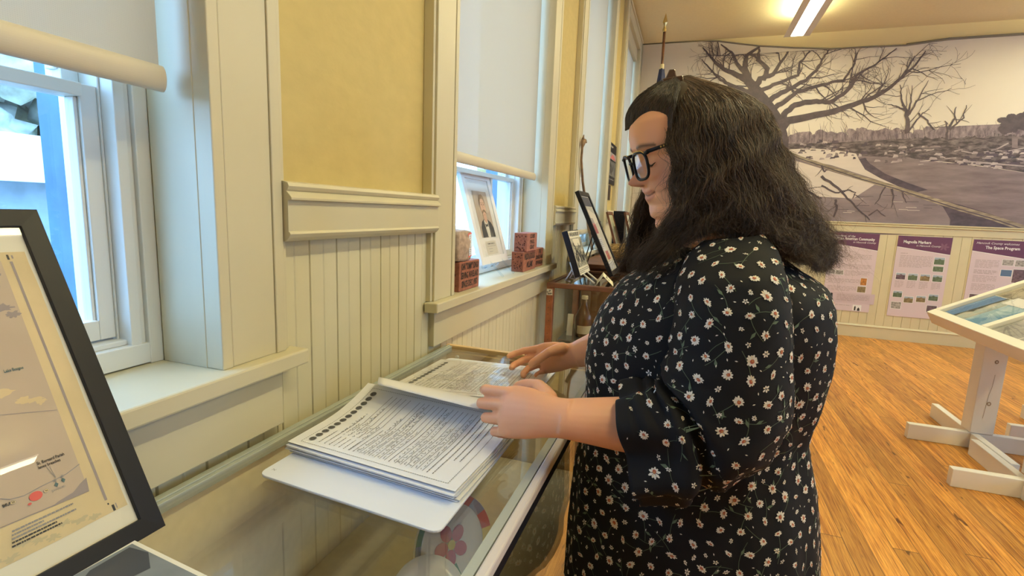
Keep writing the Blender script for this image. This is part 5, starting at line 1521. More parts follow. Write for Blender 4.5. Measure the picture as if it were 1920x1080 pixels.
def ell(mb, c, ax, r, n=14):
    """closed ellipsoid with axes ax (3 vectors) and radii r"""
    rings = []
    for i in range(1, n):
        t = math.pi * i / n
        rings.append([Vector(c) + ax[0] * (r[0] * math.sin(t) * math.cos(q)) + ax[1] * (r[1] * math.sin(t) * math.sin(q)) + ax[2] * (-r[2] * math.cos(t)) for q in [2 * math.pi * j / (2 * n) for j in range(2 * n)]])
    mb.loft(rings)

body = MB()
head_mesh(body)
AX = (Ff, Lf, Uf)
ell(body, hp(.028, 0, -.122), AX, (.058, .050, .026))                # soft under-chin
ell(body, hp(.000, 0, -.130), AX, (.066, .056, .040))
for s in (1, -1): ell(body, hp(-.008, s * .076, -.012), AX, (.018, .008, .030), 8)   # ears
NB = ony(1345, 452, YT)
body.tube([hp(-.020, 0, -.06), hp(-.030, 0, -.115), hp(-.045, 0, -.15), NB + Vector((0, 0, .0)), NB + Vector((.02, 0, -.08))], [.056, .060, .064, .074, .09], 20)
# trunk (under the blouse) and legs
fz = [ony(u, v, YT) for u, v in ((1250, 470), (1170, 525), (1135, 572), (1114, 620), (1107, 660), (1108, 700), (1104, 740), (1099, 780), (1089, 840), (1077, 900), (1068, 950), (1064, 985))]
bz = [ony(u, v, YT) for u, v in ((1440, 445), (1500, 480), (1536, 520), (1553, 570), (1554, 620), (1546, 680), (1529, 740), (1511, 780), (1502, 805), (1507, 850), (1514, 900), (1521, 960), (1525, 1010), (1527, 1070))]
fz = sorted([(p.z, p.x) for p in fz]); bz = sorted([(p.z, p.x) for p in bz])
def fx_(z): return interp(z, fz)
def bx_(z): return interp(z, bz)
HW = [(.46, .235), (.55, .225), (.65, .210), (.76, .190), (.84, .186), (.95, .200), (1.02, .205), (1.07, .200), (1.11, .180), (1.135, .150), (1.16, .095)]
def hw(z): return interp(z, HW)
ZTOP = 1.155
def trunk_ring(z, grow=0.0, n=64, fold=0.0, phase=0.0):
    a, b = fx_(z), bx_(z)
    if z > 1.085:                      # close in on the neck
        k = (z - 1.085) / (ZTOP - 1.085); cx = NB.x - .005; a = a + (cx - .085 - a) * k ** 1.4; b = b + (cx + .085 - b) * k ** 1.4
    cx, rx, ry = (a + b) / 2, (b - a) / 2 + grow, hw(z) + grow
    ring = []
    for j in range(n):
        q = 2 * math.pi * j / n; c, s = math.cos(q), math.sin(q)
        e = .88
        d = Vector((math.copysign(abs(c) ** e, c) * rx, math.copysign(abs(s) ** e, s) * ry, 0))
        if fold:
            d *= 1 + fold * (math.sin(11 * q + phase + 2.2 * math.sin(2 * q)) + .5 * math.sin(19 * q - phase))
        ring.append(Vector((cx, YT, z)) + d)
    return ring
zs = [.50 + k * .03 for k in range(22)] + [ZTOP]
body.loft([trunk_ring(z, -.022, 40) for z in zs if z <= ZTOP])
hipc = (fx_(.5) + bx_(.5)) / 2
for s in (-1, 1):
    body.tube([(hipc, YT + s * .10, .60), (hipc, YT + s * .10, .45), (hipc - .005, YT + s * .098, .28), (hipc + .01, YT + s * .095, .10), (hipc + .012, YT + s * .095, .06)], [.115, .098, .065, .045, .042], 20)
    body.tube([(hipc + .06, YT + s * .095, .045), (hipc + .01, YT + s * .097, .055), (hipc - .07, YT + s * .105, .038), (hipc - .15, YT + s * .110, .028)], [.030, .042, .036, .022], 14)

# arms
def arm(sh, el_, wr, r, hand):
    pts = [Vector(sh), Vector(sh).lerp(Vector(el_), .5), Vector(el_), Vector(el_).lerp(Vector(wr), .35), Vector(el_).lerp(Vector(wr), .75), Vector(wr)]
    # round off the elbow
    pts[2] = pts[2] * .8 + (pts[1] + pts[3]) * .1
    body.tube(pts, r, 20)
def make_hand(wr, A, W, fingers, thumb, sc=1.0, wr_r=.033, B=None):
    """palm and five fingers. A: wrist to knuckles, W: towards the index side, B: back of the hand"""
    A = Vector(A).normalized(); W = Vector(W); W = (W - A * W.dot(A)).normalized(); B = Vector(B); B = (B - A * B.dot(A) - W * B.dot(W)).normalized()
    wr = Vector(wr); rings = []
    for t, w, th, off in ((-.02, .030, .024, 0), (.0, .030, .022, 0), (.02, .033, .023, .001), (.045, .039, .021, .002), (.068, .041, .017, .002), (.084, .040, .014, .001), (.092, .036, .010, 0)):
        rings.append([wr + A * (t * sc) + W * (w * sc * math.cos(q) + off) + B * (th * sc * math.sin(q)) for q in [2 * math.pi * j / 22 for j in range(22)]])
    body.loft(rings)
    spec = [(.0295, .082, .0090, (.044, .027, .021)), (.0100, .087, .0093, (.047, .030, .022)), (-.0100, .084, .0088, (.043, .028, .021)), (-.0285, .076, .0078, (.034, .021, .018))]
    tips = []
    for (w, a, r, ln), (angs, spread) in zip(spec, fingers):
        p = wr + W * (w * sc) + A * ((a - .018) * sc); pts = [p, wr + W * (w * sc) + A * (a * sc) + B * .003]; rs = [r * 1.05, r * 1.08]
        cum = 0.0
        for k in range(3):
            cum += math.radians(angs[k])
            d = A * math.cos(cum) - B * math.sin(cum) + W * spread; d.normalize()
            q = pts[-1]
            pts.append(q + d * (ln[k] * .55 * sc)); rs.append(r * (.98 - .06 * k))
            pts.append(q + d * (ln[k] * sc)); rs.append(r * (1.0 - .09 * k) if k < 2 else r * .62)
        body.tube(pts, [x * sc for x in rs], 12)
        tips.append(pts[-1])
    b0, d1, d2, d3 = thumb
    p = wr + A * (b0[0] * sc) + W * (b0[1] * sc) + B * (b0[2] * sc)
    loc = lambda d: (A * d[0] + W * d[1] + B * d[2]).normalized()
    p1 = p + loc(d1) * (.044 * sc); p2 = p1 + loc(d2) * (.032 * sc); p3 = p2 + loc(d3) * (.026 * sc)
    body.tube([p - loc(d1) * .008, p, p.lerp(p1, .5), p1, p1.lerp(p2, .5), p2, p2.lerp(p3, .6), p3], [x * sc for x in (.012, .0155, .0145, .0115, .0110, .0108, .0100, .0062)], 14)
    return tips, p3
# left (near) arm and the hand that turns the page
WRN = ony(1046, 783, .730); ELN = ony(1372, 815, .82); SHN = ony(1360, 500, .83)
CUFN = ony(1160, 794, .762)
body.tube([SHN, SHN.lerp(ELN, .5), ELN.lerp(SHN, .08), ELN.lerp(CUFN, .15), ELN.lerp(CUFN, .6), CUFN, CUFN.lerp(WRN, .55), WRN + (CUFN - WRN) * .12, WRN], [.062, .058, .052, .052, .048, .0425, .036, .0325, .031], 22, ry=[.062, .058, .052, .05, .045, .040, .033, .028, .026])
make_hand(WRN, (-.97, .02, -.07), (-.05, .42, .90), [((10, 52, 40), .05), ((16, 62, 46), .0), ((24, 68, 48), -.04), ((30, 66, 45), -.09)],
          ((.020, .026, -.012), (.62, .50, -.60), (.84, .05, -.55), (.92, -.20, -.35)), sc=1.03, B=(-.05, -.86, .44))
# right (far) arm and the hand that steadies the far pages
WRF = ony(1078, 666, 1.165); ELF = Vector((.02, 1.19, .90)); SHF = Vector((.10, 1.16, 1.06)); MIF = ony(1115, 653, 1.175)
body.tube([SHF, SHF.lerp(ELF, .5), ELF, ELF.lerp(MIF, .6), MIF, WRF], [.058, .054, .050, .044, .040, .031], 20, ry=[.058, .054, .050, .042, .037, .026])
make_hand(WRF, (-.93, -.02, -.24), (-.18, -.10, .96), [((8, 22, 26), .0), ((22, 34, 30), -.03), ((34, 44, 34), -.05), ((44, 46, 34), -.08)],
          ((.022, .026, -.012), (.66, .10, -.74), (.86, -.36, -.34), (.90, -.42, .05)), sc=.98, B=(.10, .93, .25))
raw = body.build('person_raw', mat('tmp', (.5, .5, .5)))
rm = raw.modifiers.new('rm', 'REMESH'); rm.mode = 'VOXEL'; rm.voxel_size = .0024; rm.use_smooth_shade = True
sm = raw.modifiers.new('sm', 'SMOOTH'); sm.factor = .5; sm.iterations = 4
dg = bpy.context.evaluated_depsgraph_get(); ev = raw.evaluated_get(dg)
pm = bpy.data.meshes.new_from_object(ev); pm.name = 'person'
bpy.data.objects.remove(raw)
# skin tone with natural redness, lips and brows kept as colour on the skin
nv = len(pm.vertices); co_ = np.empty(nv * 3, np.float32); pm.vertices.foreach_get('co', co_); co_ = co_.reshape(-1, 3).astype(np.float64)
rel = co_ - np.array(HC); hf, hl, hu = rel @ np.array(Ff), rel @ np.array(Lf), rel @ np.array(Uf)
base = np.array([.84, .425, .255]); col = np.tile(base, (nv, 1))
def blend(w, c):
    global col
    w = np.clip(w, 0, 1)[:, None]; col = col * (1 - w) + np.array(c) * w
front = (hf > .03) & (np.abs(hu) < .2)
g2 = lambda x, c, s: np.exp(-((x - c) / s) ** 2)
aL = np.abs(hl)
blend(.55 * g2(aL, .045, .022) * g2(hu, -.035, .022) * front, (.62, .26, .20))
blend(.45 * g2(hl, 0, .014) * g2(hu, -.034, .013) * (hf > .09), (.60, .25, .19))
smv = .0055 * np.minimum(aL / .026, 1.3) ** 2
lipw = (g2(hl, 0, .023) > .32) * np.maximum(g2(hu, -.0590 + smv * .8, .0042 * (1 - .5 * np.minimum(aL / .026, 1))), g2(hu, -.0698 + smv * .75, .0052 * (1 - .5 * np.minimum(aL / .026, 1)))) * (hf > .07)
blend(lipw * .75, (.56, .21, .18))
blend(1.0 * ((hl ** 2 / .027 ** 2) < 1) * g2(hu, -.0642 + smv, .0016) * (hf > .065), (.16, .04, .04))
brow = g2(hu, .0205 + .004 * np.cos((aL - .028) * 70), .0034) * ((aL > .012) & (aL < .052)) * (hf > .05)
blend(brow * .85, (.05, .03, .022))
blend(.8 * g2(aL, .0085, .0035) * g2(hu, -.0445, .0028) * (hf > .095), (.12, .04, .03))
blend(.35 * g2(aL, .030, .018) * g2(hu, -.012, .006) * front, (.50, .22, .18))
at = pm.attributes.new('skin', 'FLOAT_COLOR', 'POINT')
at.data.foreach_set('color', np.concatenate([col, np.ones((nv, 1))], 1).astype(np.float32).ravel())
ms_ = bpy.data.materials.new('skin'); ms_.use_nodes = True; nt = ms_.node_tree; p = nt.nodes['Principled BSDF']
an = nt.nodes.new('ShaderNodeAttribute'); an.attribute_name = 'skin'; nt.links.new(an.outputs['Color'], p.inputs['Base Color'])
p.inputs['Roughness'].default_value = .48; p.inputs['Subsurface Weight'].default_value = .12; p.inputs['Subsurface Radius'].default_value = (.012, .005, .003); p.inputs['Subsurface Scale'].default_value = .5
nn_ = nt.nodes.new('ShaderNodeTexNoise'); nn_.inputs['Scale'].default_value = 300; bb = nt.nodes.new('ShaderNodeBump'); bb.inputs['Strength'].default_value = .08; bb.inputs['Distance'].default_value = .001
nt.links.new(nn_.outputs[0], bb.inputs['Height']); nt.links.new(bb.outputs[0], p.inputs['Normal'])
pm.materials.clear(); pm.materials.append(ms_)
pm.polygons.foreach_set('use_smooth', [True] * len(pm.polygons))
person = bpy.data.objects.new('person', pm); COL.objects.link(person)
tag(person, 'dark-haired person in glasses and black daisy blouse turning pages of the binder', 'person')

# eyelashes
for s in (1, -1):
    mb = MB(); mb.tube([hp(.0795 + .0035 * math.sin(math.pi * k / 6), s * (.018 + .0048 * k), -.009 - .0035 * math.sin(math.pi * k / 6)) for k in range(7)], [.0006] + [.0012] * 5 + [.0006], 5)
    for k in range(9):
        l = .022 + .0030 * k; a = hp(.084, s * l, -.0125); mb.tube([a, a + Ff * .004 + Lf * s * .0018 - Uf * .003], [.0005, .0002], 4)
    mb.build('eyelashes', mat('lash_black', (.015, .01, .01), .6), person)

# trousers and shoes
mb = MB()
rings = [trunk_ring(z, -.012, 40) for z in (.70, .62, .54, .48)]
mb.loft(rings, cap0=True, cap1=True)
for s in (-1, 1):
    mb.tube([(hipc, YT + s * .10, .62), (hipc, YT + s * .10, .45), (hipc - .003, YT + s * .100, .28), (hipc + .008, YT + s * .098, .10), (hipc + .008, YT + s * .098, .035)], [.125, .112, .085, .072, .072], 22)
mb.build('trousers', mat('black_trousers', (.010, .010, .011), .8), person, smooth=True)
for s in (-1, 1):
    mb = MB(); rings = []
    for x, w, h in ((.075, .022, .05), (.05, .036, .062), (0, .040, .060), (-.06, .044, .045), (-.12, .045, .036), (-.16, .034, .028), (-.178, .014, .016)):
        rings.append([(hipc + x, YT + s * .100 + w * math.cos(q), max(.001, h * .5 + h * .5 * math.sin(q))) for q in [2 * math.pi * j / 18 for j in range(18)]])
    mb.loft(rings); mb.build('shoe', 'black', person, smooth=True)

# ------------------------------------------------------------------ blouse
bl = MB()
NZ = 72; rings = []
z0b = .525
for k in range(NZ + 1):
    z = z0b + (ZTOP - .004 - z0b) * k / NZ
    fold = .030 * max(0, (.80 - z) / .28) ** 1.1 + .004
    rg = trunk_ring(z, .006, 120, fold * .55, phase=z * 2.0)
    if k == 0: pass
    rg = [p + Vector((p.x - .04, p.y - YT, 0)).normalized() * (.0045 * mnoise.noise(Vector((p.x * 9, p.y * 9, p.z * 5))) + .004 * mnoise.noise(Vector((p.x * 22, p.y * 22, p.z * 9 + p.x * 14)))) for p in rg]
    for p in rg: p.x = max(p.x, -.176 if p.z < .80 else -.5)
    rings.append(rg)
# uneven hem: dips at the near side, lifts to the front corner
for k in range(14):
    for j, p in enumerate(rings[k]):
        f = 1 - k / 14
        rings[k][j] = p + Vector((0, 0, f * (.020 * math.sin(3 * 2 * math.pi * j / 120 + .6) - .012)))
bl.loft(rings, cap0=False, cap1=False)
# hem turned inside
inner = [[p + (Vector((.04, YT, p.z)) - p).normalized() * .004 + Vector((0, 0, .002 + .02 * (0 if k == 0 else 1))) for p in rings[0]] for k in range(2)]
bl.loft([rings[0], inner[0], inner[1]], cap0=False, cap1=False)
def sleeve(specs, y_of, flip=1):
    rings = []
    for (u0, v0, u1, v1, y, ry) in specs:
        a, b = ony(u0, v0, y), ony(u1, v1, y)
        c = (a + b) / 2; h = (b - a) / 2
        rings.append((c, h, ry, y))
    return rings
SL = [(1318, 452, 1428, 440, .868, .030), (1288, 478, 1455, 470, .850, .055), (1268, 520, 1474, 515, .828, .078), (1258, 570, 1484, 570, .815, .090), (1252, 625, 1489, 630, .808, .094), (1248, 668, 1488, 705, .802, .096),
      (1243, 696, 1476, 790, .798, .097), (1238, 708, 1436, 856, .792, .095), (1226, 715, 1366, 898, .785, .090), (1206, 722, 1304, 920, .775, .082), (1180, 731, 1252, 934, .768, .074), (1158, 740, 1208, 944, .762, .066)]
R3 = []
for i, (u0, v0, u1, v1, y, ry) in enumerate(SL):
    a, b = ony(u0, v0, y), ony(u1, v1, y); R3.append(((a + b) / 2, (b - a) / 2, ry))
# resample rings
def lerp3(a, b, t): return (a[0].lerp(b[0], t), a[1].lerp(b[1], t), a[2] + (b[2] - a[2]) * t)
RR = []
for i in range(len(R3) - 1):
    for j in range(5): RR.append(lerp3(R3[i], R3[i + 1], j / 5))
RR.append(R3[-1])
def sl_ring(c, h, ry, k, shrink=0.0, n=72):
    hn = h.normalized(); t = Vector((0, 1, 0)); hl_ = h.length - shrink; ry = ry - shrink
    out = []
    for j in range(n):
        q = 2 * math.pi * j / n; cq, sq = math.cos(q), math.sin(q)
        p = c + hn * (math.copysign(abs(cq) ** .92, cq) * hl_) + t * (math.copysign(abs(sq) ** .92, sq) * ry)
        n_ = (hn * cq + t * sq)
        f = max(0, (k - 30) / 25)
        p += n_ * (.010 * f * math.sin(5 * q + 1.0) + .006 * f * math.sin(8 * q + k * .1) + .005 * mnoise.noise(p * 16) + .010 * mnoise.noise(Vector((p.x * 7, p.y * 5, p.z * 7))) )
        if sq < .25:
            dd = k - (31 + 6.5 * (cq + 1)); wt = max(0, min(1, (.25 - sq) / .5))
            p += n_ * (wt * (-.020 * math.exp(-(dd / 1.1) ** 2) + .010 * math.exp(-((dd - 3.2) / 1.9) ** 2) + .006 * math.exp(-((dd + 2.6) / 1.6) ** 2)))
        # creases at the bend of the elbow
        if cq < 0 and 20 < k < 50:
            p -= n_ * (.006 * abs(cq) * max(0, math.sin(k * 1.15 + 2 * q)))
        out.append(p)
    return out
SR = [sl_ring(c, h, ry, k) for k, (c, h, ry) in enumerate(RR)]
SI = [sl_ring(c, h, ry, k, .0035) for k, (c, h, ry) in enumerate(RR)][::-1][:14]
bl.loft(SR + SI, cap0=True, cap1=False)
# right sleeve, mostly behind the trunk
FS = [(Vector((.11, 1.14, 1.12)), .04, .04), (Vector((.10, 1.165, 1.06)), .085, .07), (Vector((.09, 1.185, 1.0)), .095, .080), (Vector((.06, 1.19, .93)), .10, .085), (Vector((.0, 1.195, .90)), .10, .08), (Vector((-.055, 1.195, .905)), .085, .07), (Vector((-.085, 1.195, .905)), .085, .068)]
fr_ = []
for i, (c, a, b) in enumerate(FS):
    d = (FS[min(i + 1, len(FS) - 1)][0] - FS[max(i - 1, 0)][0]).normalized(); t = Vector((0, 1, 0)); hn = t.cross(d).normalized()
    fr_.append([c + hn * (a * math.cos(q)) + t * (b * math.sin(q)) for q in [2 * math.pi * j / 40 for j in range(40)]])
bl.loft(fr_, cap0=True, cap1=False)
# collar
NF = len(bl.f)
tmpv = [Vector(v) for v in bl.v]
# every panel of cloth must face outwards before the print goes on
_bm = bmesh.new(); _vs = [_bm.verts.new(v) for v in tmpv]
for f in bl.f:
    try: _bm.faces.new([_vs[i] for i in f])
    except ValueError: pass
bmesh.ops.recalc_face_normals(_bm, faces=_bm.faces[:]); _bm.verts.index_update()
bl.f = [tuple(v.index for v in f.verts) for f in _bm.faces]; bl.m = [0] * len(bl.f); NF = len(bl.f); _bm.free()
bvh = BVHTree.FromPolygons(tmpv, bl.f)
# ---- daisies printed on the cloth
r = random.Random(2024)
tri_area = []; cum = 0.0
for f in bl.f[:]:
    a, b, c = tmpv[f[0]], tmpv[f[1]], tmpv[f[2]]; cum += ((b - a).cross(c - a)).length * .5 * (2 if len(f) == 4 else 1); tri_area.append(cum)
import bisect
def sample():
    i = bisect.bisect(tri_area, r.random() * cum); f = bl.f[min(i, NF - 1)]
    a, b, d = tmpv[f[0]], tmpv[f[1]], tmpv[f[-1]]
    return a + (b - a) * r.random() + (d - a) * r.random()
grid = {}
def free(p, d):
    k = (int(p.x / .05), int(p.y / .05), int(p.z / .05))
    for i in (-1, 0, 1):
        for j in (-1, 0, 1):
            for l in (-1, 0, 1):
                for q, e in grid.get((k[0] + i, k[1] + j, k[2] + l), ()):
                    if (q - p).length < d + e: return False
    grid.setdefault(k, []).append((p, d)); return True
CTR = Vector((.04, YT, 0))
def frame(p):
    q, n, i, d = bvh.find_nearest(p)
    if n is None: return None
    t = n.cross(Vector((0, 0, 1)))
    if t.length < .05: t = n.cross(Vector((1, 0, 0)))
    t.normalize(); return q, n, t, n.cross(t)
def ontop(p, n, k):
    q, m, i, d = bvh.find_nearest(p)
    if q is None: q = p
    return q + n * (.0006 * k + .0004)
dm = MB()
def daisy(p, R, full=True):
    fr = frame(p)
    if not fr: return
    q, n, t, b = fr
    a0 = r.random() * 6.28; sq = .52 + .48 * r.random()
    T = t * math.cos(a0) + b * math.sin(a0); Bq = (b * math.cos(a0) - t * math.sin(a0)) * sq
    # which way the cloth faces: outward is away from the nearest centre line
    K = r.randint(9, 12) if full else r.randint(5, 7)
    miss = r.random() * 6.28
    for k in range(K):
        an = 2 * math.pi * k / K + (r.random() - .5) * .2
        ln = R * (.80 + .3 * r.random()); w = R * (.22 if full else .26)
        d = T * math.cos(an) + Bq * math.sin(an); s = Bq * math.cos(an) - T * math.sin(an)
        vs = [q + d * (R * .12), q + d * (ln * .62) + s * w, q + d * ln + s * (w * .45), q + d * ln - s * (w * .45), q + d * (ln * .62) - s * w]
        dm.add([ontop(v, n, 1) for v in vs], [(0, 1, 2, 3, 4)], 0 if r.random() < .8 else 1)
    if full:
        off = T * (R * .12) - Bq * (R * .1)
        vs = [q + off + (T * math.cos(x) + Bq * math.sin(x)) * (R * (.30 + .10 * r.random())) for x in [2 * math.pi * j / 9 for j in range(9)]]
        dm.add([ontop(v, n, 2) for v in vs], [tuple(range(9))], 2)
        vs = [q + off * .3 + (T * math.cos(x) + Bq * math.sin(x)) * (R * .13) for x in [2 * math.pi * j / 7 for j in range(7)]]
        dm.add([ontop(v, n, 3) for v in vs], [tuple(range(7))], 3)
def stem(p, L):
    fr = frame(p)
    if not fr: return
    q, n, t, b = fr
    a = r.random() * 6.28; pts = [q]; d = t * math.cos(a) + b * math.sin(a); s = n.cross(d); cv = (r.random() - .5) * 1.2
    for k in range(1, 6): pts.append(q + d * (L * k / 5) + s * (cv * L * (k / 5) ** 2))
    w = .00045
    Lp = [ontop(x + s * w, n, .6) for x in pts]; Rp = [ontop(x - s * w, n, .6) for x in pts]
    dm.add(Lp + Rp, [(i, i + 1, 6 + i + 1, 6 + i) for i in range(5)], 4)
    if r.random() < .7:
        c = pts[3]; e = (d + s * (1 if r.random() < .5 else -1)).normalized(); o_ = n.cross(e)
        dm.add([ontop(v, n, .7) for v in (c, c + e * .006 + o_ * .0022, c + e * .013, c + e * .006 - o_ * .0022)], [(0, 1, 2, 3)], 5)
cnt = 0
for _ in range(60000):
    p = sample()
    if free(p, .0128):
        R = .0062 + .0030 * r.random(); daisy(p, R); cnt += 1
        if r.random() < .75: stem(p, .026 + .02 * r.random())
for _ in range(26000):
    p = sample()
    if free(p, .0072): daisy(p, .0036 + .002 * r.random(), False)
for _ in range(16000):
    p = sample()
    if free(p, .0042):
        fr = frame(p)
        if fr:
            q, n, t, b = fr; a = r.random() * 6.28; d = t * math.cos(a) + b * math.sin(a); s = n.cross(d)
            dm.add([ontop(v, n, 1) for v in (q - d * .0022, q + s * .0009, q + d * .0022, q - s * .0009)], [(0, 1, 2, 3)], 0)
for f, m in zip(dm.f, dm.m): pass
o_ = len(bl.v); bl.v += dm.v; bl.f += [tuple(i + o_ for i in f) for f in dm.f]; bl.m += [m + 1 for m in dm.m]
blouse = bl.build('blouse', [mat('black_blouse_cloth', (.0085, .0085, .011), .8, spec=.25), mat('daisy_petal', (.78, .74, .66), .75), mat('daisy_petal_cream', (.72, .64, .48), .75), mat('daisy_heart', (.46, .11, .06), .75),
                            mat('daisy_gold', (.60, .34, .10), .75), mat('stem_green', (.085, .12, .075), .75), mat('leaf_green', (.11, .16, .10), .75)], person, smooth=True)

# ------------------------------------------------------------------ glasses
gl = MB(); ge = bpy.data.objects.new('eyeglasses', None); ge.location = hp(.1, 0, 0); ge.parent = person; COL.objects.link(ge)
def lens_path(s, k=28, inset=0.0):
    out = []
    for i in range(k):
        q = 2 * math.pi * i / k; c, sn = math.cos(q), math.sin(q)
        l = .0335 + (.0258 - inset) * math.copysign(abs(c) ** .62, c); u = -.0085 + (.0235 - inset) * math.copysign(abs(sn) ** .66, sn)
        l += .0016 * (u + .0085) / .023                      # slightly wider at the brow
        f = .1035 - .006 * max(0, (l - .02) / .04) ** 2 + .08 * (u + .0085) * .12
        out.append(hp(f, s * l, u))
    return out
for s in (1, -1):
    P = lens_path(s); mb = MB(); mb.tube(P + P[:2], .0026, 8, cap=False); 
    mb.tube([hp(.0985, s * .0600, .010), hp(.094, s * .0655, .0125)], [.0035, .0038], 8)
    mb.build('rim', 'black', ge, smooth=True)
    mb = MB(); ip = lens_path(s, 28, .001); mb.add(ip, [tuple(range(28))]); mb.build('lens', 'clearglass', ge)
    mb = MB(); mb.tube([hp(.095, s * .0655, .0125), hp(.060, s * .0745, .0145), hp(.020, s * .0790, .0165), hp(-.010, s * .080, .013), hp(-.03, s * .079, -.006)], [.0034, .0030, .0028, .0028, .0022], 8, ry=[.0018] * 5, up=Uf); mb.build('temple', 'black', ge, smooth=True)
    mb = MB()
    for k in range(4): mb.obox(hp(.074 - .0050 * k, s * .0742 + s * .0004 * k, .0125 + .0003 * k), Ff * .0022, Uf * .0030, Lf * s * .0008)
    mb.build('gold_mark', mat('gold_leaf', (.78, .58, .22), .3, .8) if 'gold_leaf' not in bpy.data.materials else bpy.data.materials['gold_leaf'], ge)
    mb = MB(); pp = [p + Uf * .0025 + Ff * .0012 for p in lens_path(s)]; idx = [3, 4, 5, 6, 7, 8, 9, 10]
    mb.tube([pp[i] for i in idx], .0007, 6); mb.build('gold_edge', bpy.data.materials['gold_leaf'], ge)
mb = MB(); mb.tube([hp(.1035, .0085, -.002), hp(.1065, .004, .000), hp(.1065, -.004, .000), hp(.1035, -.0085, -.002)], .0026, 8); mb.build('bridge', 'black', ge, smooth=True)

# ------------------------------------------------------------------ hair
def crom(pts, K):
    P = np.array(pts, float); n = len(P); t = np.linspace(0, n - 1, K); out = []
    for x in t:
        i = min(int(x), n - 2); f = x - i
        p0, p1, p2, p3 = P[max(i - 1, 0)], P[i], P[i + 1], P[min(i + 2, n - 1)]
        out.append(.5 * ((2 * p1) + (-p0 + p2) * f + (2 * p0 - 5 * p1 + 4 * p2 - p3) * f * f + (-p0 + 3 * p1 - 3 * p2 + p3) * f ** 3))
    return np.array(out)
def G(*uvy): return [tuple(ony(u, v, y)) for u, v, y in uvy]
near = [G((1258, 156, .980), (1250, 205, .936), (1252, 262, .910), (1264, 330, .898), (1262, 400, .885), (1232, 452, .868), (1186, 500, .850)),
        G((1263, 151, .985), (1268, 208, .918), (1276, 280, .888), (1286, 350, .876), (1278, 415, .868), (1246, 462, .858), (1196, 512, .842)),
        G((1267, 148, .990), (1292, 200, .906), (1304, 285, .874), (1310, 355, .866), (1304, 405, .862), (1286, 440, .856), (1262, 468, .850)),
        G((1271, 146, .995), (1322, 192, .900), (1340, 285, .870), (1350, 350, .862), (1352, 392, .858), (1346, 414, .856), (1340, 428, .855)),
        G((1275, 144, 1.0), (1354, 188, .904), (1378, 290, .872), (1396, 362, .862), (1404, 410, .860), (1408, 436, .858), (1412, 452, .857)),
        G((1280, 143, 1.0), (1384, 188, .918), (1420, 295, .884), (1444, 375, .872), (1456, 425, .870), (1466, 460, .868), (1472, 480, .868)),
        G((1285, 142, 1.005), (1410, 190, .942), (1452, 300, .908), (1486, 385, .896), (1508, 438, .894), (1520, 474, .892), (1526, 496, .892)),
        G((1290, 141, 1.01), (1426, 194, .978), (1468, 300, .955), (1510, 388, .945), (1534, 440, .945), (1548, 478, .945), (1552, 502, .945)),
        G((1294, 141, 1.015), (1430, 196, 1.03), (1474, 300, 1.025), (1518, 385, 1.02), (1542, 436, 1.02), (1555, 470, 1.02), (1558, 496, 1.02)),
        G((1294, 143, 1.03), (1416, 198, 1.085), (1462, 300, 1.10), (1500, 385, 1.10), (1524, 436, 1.10), (1532, 470, 1.10), (1536, 496, 1.10)),
        G((1345, 156, 1.05), (1370, 220, 1.12), (1395, 300, 1.14), (1420, 385, 1.15), (1430, 430, 1.15), (1436, 465, 1.15), (1440, 490, 1.15)),
        G((1300, 158, 1.05), (1310, 215, 1.11), (1312, 300, 1.14), (1310, 380, 1.15), (1300, 430, 1.15), (1290, 470, 1.14), (1280, 500, 1.14)),
        G((1268, 164, 1.04), (1250, 215, 1.085), (1240, 300, 1.115), (1228, 380, 1.13), (1210, 430, 1.12), (1196, 475, 1.10), (1180, 510, 1.06)),
        G((1262, 166, 1.035), (1236, 215, 1.075), (1222, 300, 1.10), (1200, 372, 1.115), (1188, 425, 1.10), (1180, 470, 1.07), (1164, 512, 1.03))]
K = 30
GN = np.array([crom(g, K) for g in near])
# swept-back front: from the hairline up to the clip, near half and far half
fringe = [G((1256, 268, .912), (1260, 234, .904), (1265, 198, .906), (1270, 170, .930), (1272, 152, .975)),
          G((1247, 236, .922), (1253, 212, .914), (1259, 190, .916), (1265, 168, .938), (1268, 152, .975)),
          G((1226, 226, .930), (1233, 200, .922), (1245, 180, .926), (1257, 162, .950), (1266, 150, .980)),
          G((1204, 230, .944), (1211, 203, .934), (1227, 181, .936), (1247, 161, .958), (1264, 149, .984)),
          G((1186, 238, .960), (1190, 211, .950), (1209, 185, .950), (1237, 162, .968), (1262, 148, .990)),
          G((1173, 245, .988), (1174, 216, .985), (1194, 183, .985), (1228, 160, .99), (1260, 148, 1.0)),
          G((1172, 245, 1.01), (1177, 213, 1.03), (1200, 182, 1.04), (1232, 161, 1.03), (1260, 148, 1.01)),
          G((1180, 242, 1.04), (1190, 212, 1.065), (1212, 186, 1.07), (1240, 165, 1.05), (1262, 149, 1.02))]
GF = np.array([crom(g, K) for g in fringe])
nr = np.random.RandomState(5)
